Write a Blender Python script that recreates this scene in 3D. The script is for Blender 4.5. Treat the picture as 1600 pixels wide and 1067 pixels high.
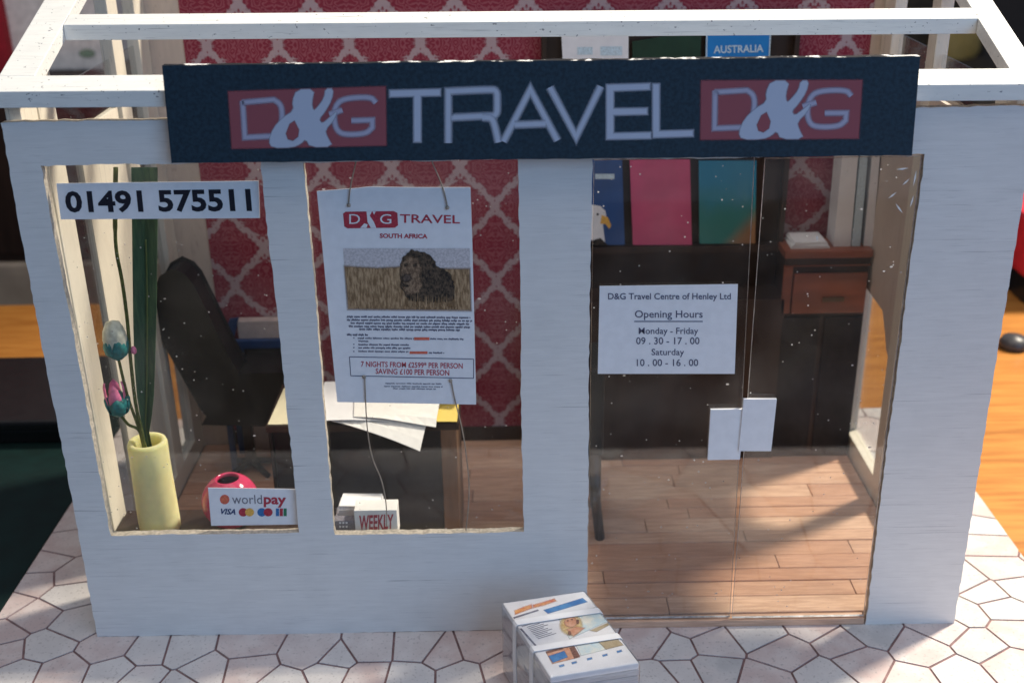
import bpy, bmesh, math, random
from mathutils import Vector, Matrix
random.seed(7)
for o in list(bpy.data.objects): bpy.data.objects.remove(o)
S = 0.01                                   # the code below is written in centimetres
scene = bpy.context.scene
C = scene.collection

# ------------------------------------------------------------------ camera
FPX, PITCH, ROLL = 1793.5, 0.412, -0.016
CAM = Vector((14.675, -32.737, 25.31))
FWD = Vector((0, math.cos(PITCH), -math.sin(PITCH)))
DWN = Vector((0, -math.sin(PITCH), -math.cos(PITCH)))
RGT = Vector((1, 0, 0))
cr, sr = math.cos(ROLL), math.sin(ROLL)
cd = bpy.data.cameras.new('camera'); cam = bpy.data.objects.new('camera', cd); C.objects.link(cam)
m = Matrix.Identity(4)
# image x axis = c*u - s*v, image y axis = s*u + c*v  ->  camera axes in the world
ax = RGT * cr - DWN * sr
ay = RGT * sr + DWN * cr
for i in range(3):
    m[i][0] = ax[i]; m[i][1] = -ay[i]; m[i][2] = -FWD[i]; m[i][3] = CAM[i] * S
cam.matrix_world = m
cd.sensor_width = 36; cd.sensor_fit = 'HORIZONTAL'; cd.lens = FPX / 1600 * 36
cd.clip_start = 0.01; cd.clip_end = 60
cd.dof.use_dof = True; cd.dof.focus_distance = 0.36; cd.dof.aperture_fstop = 15
scene.camera = cam

# ------------------------------------------------------------------ light
w = bpy.data.worlds.new('World'); scene.world = w; w.use_nodes = True
bg = w.node_tree.nodes['Background']; bg.inputs[0].default_value = (0.66, 0.76, 1.0, 1); bg.inputs[1].default_value = 0.15
SUN_DIR = Vector((0.82, 0.57, 1.20)).normalized()                 # towards the sunlight, seen from the shop's right front corner
def lamp(name, kind, loc, aim, power, col):
    l = bpy.data.lights.new(name, kind); l.energy = power; l.color = col
    o = bpy.data.objects.new(name, l); C.objects.link(o); o.location = loc * S
    o.rotation_euler = (aim - loc).to_track_quat('-Z', 'Y').to_euler(); return o
k = lamp('sunlight_lamp', 'SPOT', Vector((30, 0, 0)) + SUN_DIR * 180, Vector((31, 4, 5)), 300, (1.0, 0.90, 0.74))
k.data.spot_size = math.radians(36); k.data.spot_blend = 1.0; k.data.shadow_soft_size = 0.105
k = lamp('window_light', 'AREA', Vector((85, -100, 60)), Vector((15, 0, 8)), 6.4, (0.30, 0.58, 1.0))
k.data.shape = 'RECTANGLE'; k.data.size = 0.9; k.data.size_y = 1.0
k = lamp('overhead_fill', 'AREA', Vector((8, -14, 120)), Vector((15, 10, 14)), 5.2, (1.0, 0.93, 0.89))  # added overhead fill lamp, brightens the open interior and the paving
k.data.shape = 'RECTANGLE'; k.data.size = 1.0; k.data.size_y = 0.7
vs = scene.view_settings; vs.view_transform = 'Standard'; vs.look = 'None'; vs.gamma = 1; vs.exposure = 0; vs.use_curve_mapping = False

# ------------------------------------------------------------------ helpers
def ray(px, py):
    u, v = px - 800, py - 533.5
    u, v = u * cr + v * sr, -u * sr + v * cr
    return FWD + RGT * (u / FPX) + DWN * (v / FPX)
def onY(px, py, Y): d = ray(px, py); return CAM + d * ((Y - CAM.y) / d.y)
def onZ(px, py, Z): d = ray(px, py); return CAM + d * ((Z - CAM.z) / d.z)
def onX(px, py, X): d = ray(px, py); return CAM + d * ((X - CAM.x) / d.x)

def srgb(r, g, b):
    f = lambda c: (c / 255 / 12.92) if c / 255 <= 0.04045 else ((c / 255 + 0.055) / 1.055) ** 2.4
    return (f(r), f(g), f(b))
MATS = {}
class NT:
    def __init__(s, name):
        s.m = bpy.data.materials.new(name); s.m.use_nodes = True; s.t = s.m.node_tree
        s.b = s.t.nodes['Principled BSDF']; s.out = s.t.nodes['Material Output']; MATS[name] = s.m
    def n(s, typ, **kw):
        x = s.t.nodes.new(typ)
        for k_, v in kw.items(): setattr(x, k_, v)
        return x
    def l(s, a, b): s.t.links.new(a, b)
    def put(s, sock, v):
        if isinstance(v, bpy.types.NodeSocket): s.l(v, sock)
        elif isinstance(v, (tuple, list)) and len(v) == 3 and sock.type == 'RGBA': sock.default_value = (*v, 1)
        else: sock.default_value = v
    def math(s, op, a, b=None, c=None):
        x = s.n('ShaderNodeMath', operation=op)
        for i, v in enumerate((a, b, c)):
            if v is not None: s.put(x.inputs[i], v)
        return x.outputs[0]
    def mix(s, f, a, b):
        x = s.n('ShaderNodeMix', data_type='RGBA'); s.put(x.inputs[0], f); s.put(x.inputs[6], a); s.put(x.inputs[7], b); return x.outputs[2]
    def co(s, scale=(1, 1, 1), kind='Object'):
        t = s.n('ShaderNodeTexCoord'); mp = s.n('ShaderNodeMapping'); s.l(t.outputs[kind], mp.inputs[0]); mp.inputs[3].default_value = scale; return mp.outputs[0]
    def noise(s, vec, scale, detail=4, rough=0.55):
        x = s.n('ShaderNodeTexNoise'); s.l(vec, x.inputs['Vector']); x.inputs['Scale'].default_value = scale; x.inputs['Detail'].default_value = detail; x.inputs['Roughness'].default_value = rough; return x.outputs[0]
    def ramp(s, v, lo, hi):
        x = s.n('ShaderNodeMapRange', interpolation_type='SMOOTHSTEP'); s.put(x.inputs[0], v); x.inputs[1].default_value = lo; x.inputs[2].default_value = hi; return x.outputs[0]
    def bump(s, h, strength=0.3, dist=0.0005):
        x = s.n('ShaderNodeBump'); s.l(h, x.inputs['Height']); x.inputs['Strength'].default_value = strength; x.inputs['Distance'].default_value = dist; s.l(x.outputs[0], s.b.inputs['Normal'])
    def col(s, v): s.put(s.b.inputs['Base Color'], v)
    def set(s, rough=0.6, spec=0.4, metal=0):
        s.b.inputs['Roughness'].default_value = rough; s.b.inputs['Specular IOR Level'].default_value = spec; s.b.inputs['Metallic'].default_value = metal; return s
def plain(name, c, rough=0.6, var=0.12, scale=180, bump=0.15, spec=0.4, stretch=(1, 1, 1), rnd=0.0):
    t = NT(name).set(rough, spec); v = t.co(stretch); n = t.noise(v, scale)
    lo = tuple(x * (1 - var) for x in c); hi = tuple(min(1, x * (1 + var)) for x in c)
    cc = t.mix(t.ramp(n, 0.3, 0.7), lo, hi)
    if rnd:
        oi = t.n('ShaderNodeObjectInfo'); f = t.math('MULTIPLY_ADD', oi.outputs['Random'], 2 * rnd, 1 - rnd)
        h = t.n('ShaderNodeHueSaturation'); t.l(cc, h.inputs['Color']); t.l(f, h.inputs['Value']); cc = h.outputs[0]
    t.col(cc)
    if bump: t.bump(n, bump, 0.0003)
    return t.m

def newmesh(name, verts, faces, mat, parent=None, origin=None, smooth=False, bevel=0, idx=None, seg=2):
    """verts in cm (world); parent is a thing/part or None"""
    base = Vector(parent['_base']) if parent is not None else Vector(origin or (0, 0, 0))
    me = bpy.data.meshes.new(name)
    me.from_pydata([tuple((Vector(v) - base) * S) for v in verts], [], faces)
    for mm in (mat if isinstance(mat, (list, tuple)) else [mat]): me.materials.append(MATS[mm] if isinstance(mm, str) else mm)
    if idx:
        for p, i in zip(me.polygons, idx): p.material_index = i
    bm = bmesh.new(); bm.from_mesh(me)
    if bevel:
        bmesh.ops.bevel(bm, geom=[e for e in bm.edges if len(e.link_faces) == 2 and e.calc_face_angle(0) > 0.5], offset=bevel * S, segments=seg, affect='EDGES', profile=0.6)
    if any(len(e.link_faces) == 2 for e in bm.edges): bmesh.ops.recalc_face_normals(bm, faces=bm.faces)
    bm.to_mesh(me); bm.free()
    if smooth:
        for p in me.polygons: p.use_smooth = True
    o = bpy.data.objects.new(name, me); C.objects.link(o)
    o['_base'] = tuple(base)
    if parent is not None: o.parent = parent
    else: o.location = base * S
    return o
def thing(name, label, cat, base, group=None):
    o = bpy.data.objects.new(name, None); C.objects.link(o); o.location = Vector(base) * S; o['_base'] = tuple(base); o.empty_display_size = 0.01
    return tag(o, label, cat, group)
def tag(o, label, cat, group=None):
    o['label'] = label; o['category'] = cat
    if group: o['group'] = group
    return o
def boxg(x0, x1, y0, y1, z0, z1):
    v = [(x0, y0, z0), (x1, y0, z0), (x1, y1, z0), (x0, y1, z0), (x0, y0, z1), (x1, y0, z1), (x1, y1, z1), (x0, y1, z1)]
    return v, [(0, 3, 2, 1), (4, 5, 6, 7), (0, 1, 5, 4), (1, 2, 6, 5), (2, 3, 7, 6), (3, 0, 4, 7)]
def box(name, x0, x1, y0, y1, z0, z1, mat, parent=None, bevel=0.0, origin=None, rot=None, seg=2, smooth=False):
    v, f = boxg(x0, x1, y0, y1, z0, z1)
    if rot:
        piv, axis, ang = rot; M = Matrix.Rotation(ang, 3, axis); piv = Vector(piv); v = [M @ (Vector(p) - piv) + piv for p in v]
    if parent is None and origin is None: origin = ((x0 + x1) / 2, (y0 + y1) / 2, z0)
    return newmesh(name, v, f, mat, parent, origin, bevel=bevel, seg=seg, smooth=smooth)
def prism(name, poly, ext, mat, parent=None, origin=None, bevel=0.0, smooth=False):
    n = len(poly); e = Vector(ext); v = [Vector(p) for p in poly] + [Vector(p) + e for p in poly]
    f = [tuple(range(n)), tuple(range(2 * n - 1, n - 1, -1))] + [(i, (i + 1) % n, n + (i + 1) % n, n + i) for i in range(n)]
    return newmesh(name, v, f, mat, parent, origin, bevel=bevel, smooth=smooth)
def tubeg(pts, r, n=8):
    pts = [Vector(p) for p in pts]; rs = r if isinstance(r, (list, tuple)) else [r] * len(pts); v, f = [], []
    for i, p in enumerate(pts):
        t = (pts[min(i + 1, len(pts) - 1)] - pts[max(i - 1, 0)]).normalized()
        a = t.cross(Vector((0.13, 1, 0.07))).normalized(); b = t.cross(a)
        for j in range(n): q = 2 * math.pi * j / n; v.append(p + (a * math.cos(q) + b * math.sin(q)) * rs[i])
    for i in range(len(pts) - 1):
        for j in range(n): f.append((i * n + j, i * n + (j + 1) % n, (i + 1) * n + (j + 1) % n, (i + 1) * n + j))
    f.append(tuple(range(n))); f.append(tuple(range(len(v) - n, len(v))))
    return v, f
def tube(name, pts, r, mat, parent=None, origin=None, n=8):
    v, f = tubeg(pts, r, n); return newmesh(name, v, f, mat, parent, origin, smooth=True)
def latheg(prof, c, n=28, wob=0.0):
    v, f = [], []
    for i, (r, z) in enumerate(prof):
        for j in range(n):
            q = 2 * math.pi * j / n; rr = r * (1 + wob * math.sin(3 * q + i))
            v.append((c[0] + rr * math.cos(q), c[1] + rr * math.sin(q), c[2] + z))
    for i in range(len(prof) - 1):
        for j in range(n): f.append((i * n + j, i * n + (j + 1) % n, (i + 1) * n + (j + 1) % n, (i + 1) * n + j))
    return v, f
def lathe(name, prof, c, mat, parent=None, origin=None, n=28, wob=0.0):
    v, f = latheg(prof, c, n, wob); return newmesh(name, v, f, mat, parent, origin, smooth=True)
def smoothline(pts, k=6):
    out = []; P = [Vector(p) for p in pts]
    for i in range(len(P) - 1):
        a, b, c, d = P[max(i - 1, 0)], P[i], P[i + 1], P[min(i + 2, len(P) - 1)]
        for j in range(k):
            t = j / k; out.append(0.5 * ((2 * b) + (c - a) * t + (2 * a - 5 * b + 4 * c - d) * t * t + (3 * b - a - 3 * c + d) * t ** 3))
    return out + [P[-1]]

# flat print: outlines given on the print, laid a hair above the sheet they are printed on
def print_faces(name, polys, plane, mat, parent):
    """polys: list of outlines in photo pixels; plane: function pixel -> point"""
    v, f = [], []
    for poly in polys:
        f.append(tuple(range(len(v), len(v) + len(poly)))); v += [plane(*p) for p in poly]
    return newmesh(name, v, f, mat, parent)
def text_mesh(s, bold=0.0, shear=0.0):
    cu = bpy.data.curves.new('t', 'FONT'); cu.body = s; cu.size = 1; cu.offset = bold; cu.shear = shear; cu.resolution_u = 3; cu.fill_mode = 'FRONT'
    o = bpy.data.objects.new('t', cu); C.objects.link(o); bpy.context.view_layer.update()
    me = o.to_mesh(); v = [(p.co.x, p.co.y) for p in me.vertices]; f = [tuple(p.vertices) for p in me.polygons]
    o.to_mesh_clear(); bpy.data.objects.remove(o); bpy.data.curves.remove(cu)
    x0, x1 = min(p[0] for p in v), max(p[0] for p in v); y0, y1 = min(p[1] for p in v), max(p[1] for p in v)
    return [((x - x0) / (x1 - x0), (y - y0) / (y1 - y0)) for x, y in v], f
def text(name, s, quad, plane, mat, parent, bold=0.0, shear=0.0):
    """quad: TL, TR, BR, BL of the inked line in photo pixels"""
    v, f = text_mesh(s, bold, shear); tl, tr, br, bl = quad; out = []
    for a, b in v:
        t = ((tl[0] + (tr[0] - tl[0]) * a), (tl[1] + (tr[1] - tl[1]) * a)); q = ((bl[0] + (br[0] - bl[0]) * a), (bl[1] + (br[1] - bl[1]) * a))
        out.append(plane(q[0] + (t[0] - q[0]) * b, q[1] + (t[1] - q[1]) * b))
    return newmesh(name, out, f, mat, parent)
def rect(x0, y0, x1, y1): return [(x0, y0), (x1, y0), (x1, y1), (x0, y1)]
def ell(cx, cy, rx, ry, n=20, a0=0): return [(cx + rx * math.cos(a0 + 2 * math.pi * i / n), cy + ry * math.sin(a0 + 2 * math.pi * i / n)) for i in range(n)]
def planeY(Y): return lambda px, py: onY(px, py, Y)
def planeZ(Z): return lambda px, py: onZ(px, py, Z)

# ------------------------------------------------------------------ materials
def painted_wood(name, c, crack=0.34, stretch=(6, 60, 60), speck=False):
    t = NT(name).set(0.55, 0.35); v = t.co(stretch)
    n1 = t.noise(v, 12, 6, 0.6); n2 = t.noise(t.co((25, 25, 25)), 3, 3)
    big_ = max(stretch); v3 = t.co(tuple(q * (0.42 if q < big_ else 3.6) for q in stretch)); n3 = t.noise(v3, 7, 3, 0.5)
    cc = t.mix(t.ramp(n1, 0.3, 0.75), tuple(x * 0.925 for x in c), c); n4 = t.noise(t.co((stretch[0] * 1.5, stretch[1] * 5, stretch[2] * 5)), 9, 3, 0.6); cc = t.mix(t.math('MULTIPLY', t.ramp(n4, 0.42, 0.28), 0.45), cc, tuple(x * 0.6 for x in c))
    cc = t.mix(t.math('MULTIPLY', t.ramp(n2, 0.45, 0.75), 0.3), cc, tuple(x * 0.82 for x in c))
    line = t.ramp(n3, 0.36, 0.315); patch = t.ramp(t.noise(t.co((30, 60, 60)), 1.6, 3), 0.36, 0.60)
    crk = t.math('MULTIPLY', t.math('MULTIPLY', line, patch), crack)
    if speck:
        sp = t.math('MULTIPLY', t.ramp(t.noise(t.co((700, 700, 1100)), 1.0, 3), 0.665, 0.70), 0.75); crk = t.math('MAXIMUM', crk, sp)
    t.col(t.mix(crk, cc, (0.10, 0.10, 0.12)))
    h = t.math('SUBTRACT', t.math('MULTIPLY', n1, 0.25), crk); t.bump(h, 0.25, 0.0003); return t.m
painted_wood('white_paint', (0.80, 0.79, 0.77))
painted_wood('beam_paint', (0.84, 0.84, 0.80), 0.4, (8, 50, 50), True)
painted_wood('cream_paint', (0.80, 0.74, 0.62), 0.5, (60, 60, 6))
painted_wood('beige_paint', (0.66, 0.55, 0.47), 0.4, (60, 60, 6))
plain('raw_wood', (0.55, 0.48, 0.38), 0.8, 0.25, 900, 0.5)
plain('paper', (0.84, 0.84, 0.86), 0.7, 0.03, 300, 0.05, 0.3)
plain('paper_warm', (0.86, 0.85, 0.82), 0.7, 0.04, 300, 0.05, 0.3)
plain('page_edge', (0.50, 0.50, 0.53), 0.7, 0.15, 900, 0.3, 0.3, (0.2, 0.2, 3))
plain('yellow_paper', (0.80, 0.62, 0.16), 0.7, 0.05)
plain('cream_paper', (0.76, 0.70, 0.50), 0.7, 0.06)
for nm, c in dict(ink_black=(0.015, 0.015, 0.025), ink_red=(0.46, 0.045, 0.07), ink_orange=(0.75, 0.20, 0.10), ink_grey=(0.20, 0.19, 0.22), ink_navy=(0.02, 0.04, 0.14),
        ink_coral=(0.72, 0.16, 0.10), ink_yellow=(0.80, 0.45, 0.10), ink_blue=(0.04, 0.17, 0.42), ink_green=(0.04, 0.22, 0.12), ink_tan=(0.45, 0.36, 0.22),
        ink_skin=(0.68, 0.32, 0.17), ink_hair=(0.75, 0.56, 0.26), ink_pale_blue=(0.58, 0.72, 0.80), ink_cream=(0.82, 0.76, 0.58), ink_brown=(0.22, 0.08, 0.04),
        sky_print=(0.60, 0.56, 0.57), ink_text=(0.10, 0.10, 0.16)).items():
    plain(nm, c, 0.65, 0.18, 1500, 0, 0.3)
for nm, lo, hi in (('lion_dark', (0.012, 0.011, 0.011), (0.075, 0.055, 0.042)), ('lion_face', (0.035, 0.024, 0.008), (0.15, 0.10, 0.060)), ('lion_light', (0.09, 0.06, 0.04), (0.27, 0.19, 0.12))):
    t = NT(nm).set(0.65, 0.3); n = t.noise(t.co((1400, 1400, 900)), 1, 5, 0.65); t.col(t.mix(t.ramp(n, 0.38, 0.68), lo, hi))
t = NT('savanna_print').set(0.65, 0.3)
n = t.noise(t.co((1500, 1500, 350)), 1, 4); t.col(t.mix(t.ramp(n, 0.3, 0.72), (0.20, 0.12, 0.06), (0.50, 0.34, 0.19)))
plain('sign_navy', (0.013, 0.034, 0.055), 0.62, 0.25, 900, 0.2, 0.35)
t = NT('sign_edge').set(0.8, 0.2); n = t.noise(t.co((260, 260, 260)), 1, 4); t.col(t.mix(t.ramp(n, 0.53, 0.60), (0.012, 0.012, 0.016), (0.75, 0.75, 0.75)))
def soft_ink(name, c, c2=None, scale=(1400, 1400, 900), lo=0.36, hi=0.68):
    t = NT(name); t.set(0.65, 0.3); a = t.n('ShaderNodeAttribute', attribute_name='soft'); tr = t.n('ShaderNodeBsdfTransparent'); mx = t.n('ShaderNodeMixShader')
    t.col(t.mix(t.ramp(t.noise(t.co(scale), 1, 5, 0.65), lo, hi), c, c2) if c2 else c)
    t.l(a.outputs['Fac'], mx.inputs[0]); t.l(tr.outputs[0], mx.inputs[1]); t.l(t.b.outputs[0], mx.inputs[2]); t.l(mx.outputs[0], t.out.inputs[0])
soft_ink('soft_mane', (0.022, 0.018, 0.015), (0.14, 0.095, 0.062)); soft_ink('soft_face', (0.13, 0.08, 0.05), (0.36, 0.24, 0.15)); soft_ink('soft_muzzle', (0.05, 0.038, 0.032), (0.17, 0.12, 0.09)); soft_ink('soft_grass', (0.20, 0.12, 0.06), (0.52, 0.35, 0.20), (1500, 1500, 350)); soft_ink('soft_sky', (0.40, 0.39, 0.42), (0.52, 0.48, 0.47), (150, 150, 300))
soft_ink('soft_skin', (0.62, 0.26, 0.13), (0.78, 0.46, 0.30), (500, 500, 500)); soft_ink('soft_hair', (0.60, 0.38, 0.12), (0.85, 0.70, 0.38), (900, 900, 900)); soft_ink('soft_pale', (0.55, 0.70, 0.76), (0.84, 0.82, 0.72), (250, 250, 250)); soft_ink('soft_dark', (0.16, 0.06, 0.03), (0.30, 0.13, 0.08)); soft_ink('soft_blue', (0.03, 0.15, 0.42), (0.08, 0.28, 0.58), (300, 300, 300)); soft_ink('soft_tan', (0.38, 0.30, 0.17), (0.52, 0.42, 0.27), (300, 300, 300)); soft_ink('soft_title', (0.70, 0.16, 0.07), (0.85, 0.45, 0.16), (300, 300, 300)); soft_ink('soft_text', (0.10, 0.10, 0.16), (0.30, 0.30, 0.36)); soft_ink('soft_green', (0.20, 0.30, 0.20), (0.34, 0.42, 0.30))
soft_ink('sign_letter', (0.47, 0.53, 0.66)); soft_ink('sign_box', (0.30, 0.085, 0.105)); soft_ink('sign_logo', (0.42, 0.42, 0.56))
def glassy(name, tint=(0.91, 0.915, 0.915), rough=0.015, dust_haze=1.0, gain=1.0):
    t = NT(name); nt = t.t; nt.nodes.remove(t.b)
    lw_ = t.n('ShaderNodeLayerWeight'); lw_.inputs[0].default_value = 0.5; fres = t.math('MULTIPLY_ADD', t.math('POWER', lw_.outputs['Facing'], 5.0), 0.96, 0.04)
    tr = t.n('ShaderNodeBsdfTransparent'); tr.inputs[0].default_value = (*tint, 1)
    gl = t.n('ShaderNodeBsdfGlossy'); gl.inputs['Roughness'].default_value = rough
    mx = t.n('ShaderNodeMixShader'); t.l(t.math('MULTIPLY', fres, gain), mx.inputs[0]); t.l(tr.outputs[0], mx.inputs[1]); t.l(gl.outputs[0], mx.inputs[2])
    df = t.n('ShaderNodeBsdfDiffuse'); df.inputs[0].default_value = (0.85, 0.85, 0.85, 1)
    vo = t.n('ShaderNodeTexVoronoi'); t.l(t.co((1, 1, 1)), vo.inputs['Vector']); vo.inputs['Scale'].default_value = 330
    big = t.ramp(t.noise(t.co((1, 1, 1)), 95, 2), 0.50, 0.62)
    speck = t.math('MULTIPLY', t.math('LESS_THAN', vo.outputs['Distance'], 0.088), big)
    vo2 = t.n('ShaderNodeTexVoronoi'); t.l(t.co((1, 1, 1.6)), vo2.inputs['Vector']); vo2.inputs['Scale'].default_value = 95
    speck = t.math('MAXIMUM', speck, t.math('MULTIPLY', t.math('LESS_THAN', vo2.outputs['Distance'], 0.05), t.ramp(t.noise(t.co((1, 1, 1)), 40, 2), 0.50, 0.56)))
    haze = t.math('MULTIPLY', t.ramp(t.noise(t.co((1, 1, 1)), 30, 4), 0.3, 0.8), 0.022)  # pale veil mixed into the pane: dust film plus milky reflected glow
    fac = t.math('MULTIPLY', t.math('MAXIMUM', t.math('MULTIPLY', speck, 0.55), haze), dust_haze)
    tl_ = t.n('ShaderNodeBsdfTranslucent'); tl_.inputs[0].default_value = (0.85, 0.83, 0.80, 1); md = t.n('ShaderNodeMixShader'); md.inputs[0].default_value = 0.5; t.l(df.outputs[0], md.inputs[1]); t.l(tl_.outputs[0], md.inputs[2])
    m2 = t.n('ShaderNodeMixShader'); t.l(fac, m2.inputs[0]); t.l(mx.outputs[0], m2.inputs[1]); t.l(md.outputs[0], m2.inputs[2]); t.l(m2.outputs[0], t.out.inputs[0])
glassy('acrylic'); glassy('film', (0.96, 0.96, 0.97), 0.10, 1.0, 2.6); glassy('door_acrylic', (0.91, 0.915, 0.915), 0.02, 1.7, 1.3)  # door panes get extra haze mixed in for a warm glow
plain('acrylic_edge', (0.78, 0.76, 0.74), 0.3, 0.35, 500, 0.3, 0.6)
# damask wallpaper
t = NT('wallpaper').set(0.7, 0.25)
tc = t.n('ShaderNodeTexCoord'); sx = t.n('ShaderNodeSeparateXYZ'); t.l(tc.outputs['Object'], sx.inputs[0])
u = t.math('MULTIPLY_ADD', sx.outputs[0], 100 / 2.8, 20.34); v = t.math('MULTIPLY_ADD', sx.outputs[2], 100 / 3.35, 0.12)
pu = t.math('MULTIPLY', t.math('PINGPONG', u, 0.5), 2.0); pv = t.math('PINGPONG', v, 0.5)
cosv = t.math('MULTIPLY_ADD', t.math('COSINE', t.math('MULTIPLY', v, 2 * math.pi)), 0.5, 0.5); linv = t.math('SUBTRACT', 1.0, t.math('MULTIPLY', pv, 2.0))
g = t.math('ADD', t.math('MULTIPLY', cosv, 0.45), t.math('MULTIPLY', linv, 0.55))
cb = t.n('ShaderNodeCombineXYZ'); t.l(pu, cb.inputs[0]); t.l(t.math('MULTIPLY', pv, 2.4), cb.inputs[1])
nz = t.noise(cb.outputs[0], 8.0, 2, 0.5); nz2 = t.noise(cb.outputs[0], 3.4, 1, 0.4); nz2 = t.math('ADD', t.math('PINGPONG', t.math('MULTIPLY', nz2, 4.0), 0.5), 0.25)
d = t.math('ABSOLUTE', t.math('ADD', t.math('SUBTRACT', pu, g), t.math('MULTIPLY_ADD', nz, 0.62, -0.31)))
line = t.ramp(d, 0.185, 0.085)
motif = t.math('MULTIPLY', t.ramp(t.math('ABSOLUTE', t.math('SUBTRACT', nz2, 0.5)), 0.16, 0.06), t.ramp(d, 0.16, 0.24))
cc = t.mix(motif, (0.255, 0.026, 0.050), (0.345, 0.095, 0.120)); cc = t.mix(t.math('MULTIPLY', line, 0.85), cc, (0.50, 0.40, 0.42)); t.col(cc)
# floor planks, furniture
t = NT('plank_wood').set(0.42, 0.4); v = t.co((9, 90, 90)); n = t.noise(v, 10, 5); oi = t.n('ShaderNodeObjectInfo')
c1 = t.mix(oi.outputs['Random'], (0.60, 0.33, 0.21), (0.80, 0.53, 0.37)); t.col(t.mix(t.ramp(n, 0.35, 0.68), t.mix(0.35, c1, (0.24, 0.10, 0.06)), c1)); t.bump(n, 0.2, 0.0002)
t = NT('table_wood').set(0.38, 0.4); v = t.co((3, 30, 30)); n = t.noise(v, 9, 6); n2 = t.noise(t.co((2.2, 26, 26)), 3, 3)
t.col(t.mix(t.ramp(n, 0.3, 0.72), t.mix(t.ramp(n2, 0.35, 0.65), (0.32, 0.115, 0.020), (0.42, 0.165, 0.032)), (0.52, 0.225, 0.048))); t.bump(n, 0.15, 0.0003)
plain('black_vinyl', (0.006, 0.007, 0.008), 0.5, 0.3, 500, 0.2, 0.4); plain('black_card', (0.014, 0.013, 0.013), 0.6, 0.3, 300, 0.15, 0.3)
plain('dark_wood', (0.030, 0.016, 0.011), 0.5, 0.3, 120, 0.15, 0.4, (1, 1, 0.2)); plain('desk_wood', (0.17, 0.095, 0.055), 0.5, 0.25, 200, 0.2, 0.4, (1, 1, 0.15))
plain('red_wood', (0.23, 0.068, 0.036), 0.4, 0.25, 160, 0.15, 0.5, (0.2, 1, 1)); plain('brass', (0.10, 0.06, 0.03), 0.4)
plain('blue_paint', (0.02, 0.055, 0.16), 0.45, 0.2); plain('pale_box', (0.55, 0.46, 0.44), 0.7)
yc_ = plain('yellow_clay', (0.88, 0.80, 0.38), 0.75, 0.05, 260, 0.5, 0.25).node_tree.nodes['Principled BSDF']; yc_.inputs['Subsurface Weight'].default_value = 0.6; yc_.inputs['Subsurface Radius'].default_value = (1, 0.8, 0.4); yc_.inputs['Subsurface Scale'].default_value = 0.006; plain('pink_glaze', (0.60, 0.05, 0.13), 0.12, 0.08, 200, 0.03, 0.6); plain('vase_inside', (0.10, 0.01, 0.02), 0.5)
plain('stem_green', (0.10, 0.12, 0.03), 0.7, 0.35, 700, 0.5); plain('bud_teal', (0.012, 0.18, 0.18), 0.6, 0.35, 600, 0.4); plain('bud_pale', (0.62, 0.62, 0.50), 0.7, 0.2, 500, 0.4); plain('bud_pink', (0.85, 0.22, 0.38), 0.6, 0.2, 500, 0.3)
t = NT('leaf_green').set(0.45, 0.45); n = t.noise(t.co((900, 900, 90)), 1, 4); t.col(t.mix(t.ramp(n, 0.3, 0.7), (0.030, 0.085, 0.045), (0.070, 0.150, 0.070))); t.bump(n, 0.3, 0.0003)
t = NT('leaf_vein').set(0.5); t.col((0.16, 0.20, 0.06))
# paving
t = NT('paving_stone').set(0.75, 0.25); oi = t.n('ShaderNodeObjectInfo'); n = t.noise(t.co((1, 1, 1)), 90, 5); n2 = t.noise(t.co((1, 1, 1)), 900, 3); n3 = t.noise(t.co((1, 1, 1)), 45, 2)
base = t.mix(t.ramp(oi.outputs['Random'], 0.5, 0.75), (0.58, 0.55, 0.54), (0.54, 0.43, 0.41)); base = t.mix(t.ramp(oi.outputs['Random'], 0.25, 0.10), base, (0.46, 0.45, 0.45)); cc = t.mix(t.math('MULTIPLY', t.ramp(n, 0.35, 0.7), 0.6), base, (0.70, 0.67, 0.65))
cc = t.mix(t.math('MULTIPLY', t.ramp(n3, 0.5, 0.72), 0.25), cc, (0.60, 0.42, 0.39)); cc = t.mix(t.math('MULTIPLY', t.ramp(n2, 0.57, 0.70), 0.55), cc, (0.30, 0.27, 0.27)); t.col(cc)
plain('paving_joint', (0.20, 0.12, 0.12), 0.8, 0.25, 300)
plain('cutting_mat', (0.0012, 0.013, 0.012), 0.6, 0.2, 90, 0.1, 0.3); plain('black_plastic', (0.010, 0.010, 0.011), 0.35); plain('grey_plastic', (0.05, 0.05, 0.055), 0.4)
plain('floor_carpet', (0.060, 0.042, 0.032), 0.9, 0.25, 9, 0.3); plain('rug_beige', (0.42, 0.35, 0.27), 0.95, 0.15, 30, 0.4); plain('wall_white', (0.80, 0.77, 0.72), 0.8); plain('curtain_red', (0.36, 0.014, 0.026), 0.8)
plain('toy_red', (0.60, 0.03, 0.05), 0.45); plain('wicker', (0.075, 0.055, 0.035), 0.8, 0.4, 60, 0.4); plain('fruit_yellow', (0.60, 0.40, 0.12), 0.6); plain('wire', (0.30, 0.25, 0.20), 0.35, 0.2, 300, 0, 0.6)
plain('strap_white', (0.82, 0.82, 0.84), 0.4, 0.04); plain('brochure_pink', (0.62, 0.085, 0.20), 0.5, 0.12, 60, 0); plain('brochure_blue', (0.025, 0.085, 0.26), 0.5, 0.15, 60, 0)
plain('brochure_green', (0.010, 0.042, 0.022), 0.5); plain('australia_blue', (0.012, 0.22, 0.60), 0.5, 0.08, 60, 0)
t = NT('coast_print').set(0.5); sz = t.n('ShaderNodeSeparateXYZ'); tc = t.n('ShaderNodeTexCoord'); t.l(tc.outputs['Generated'], sz.inputs[0]); n = t.noise(t.co((1, 1, 1)), 120, 3)
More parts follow.
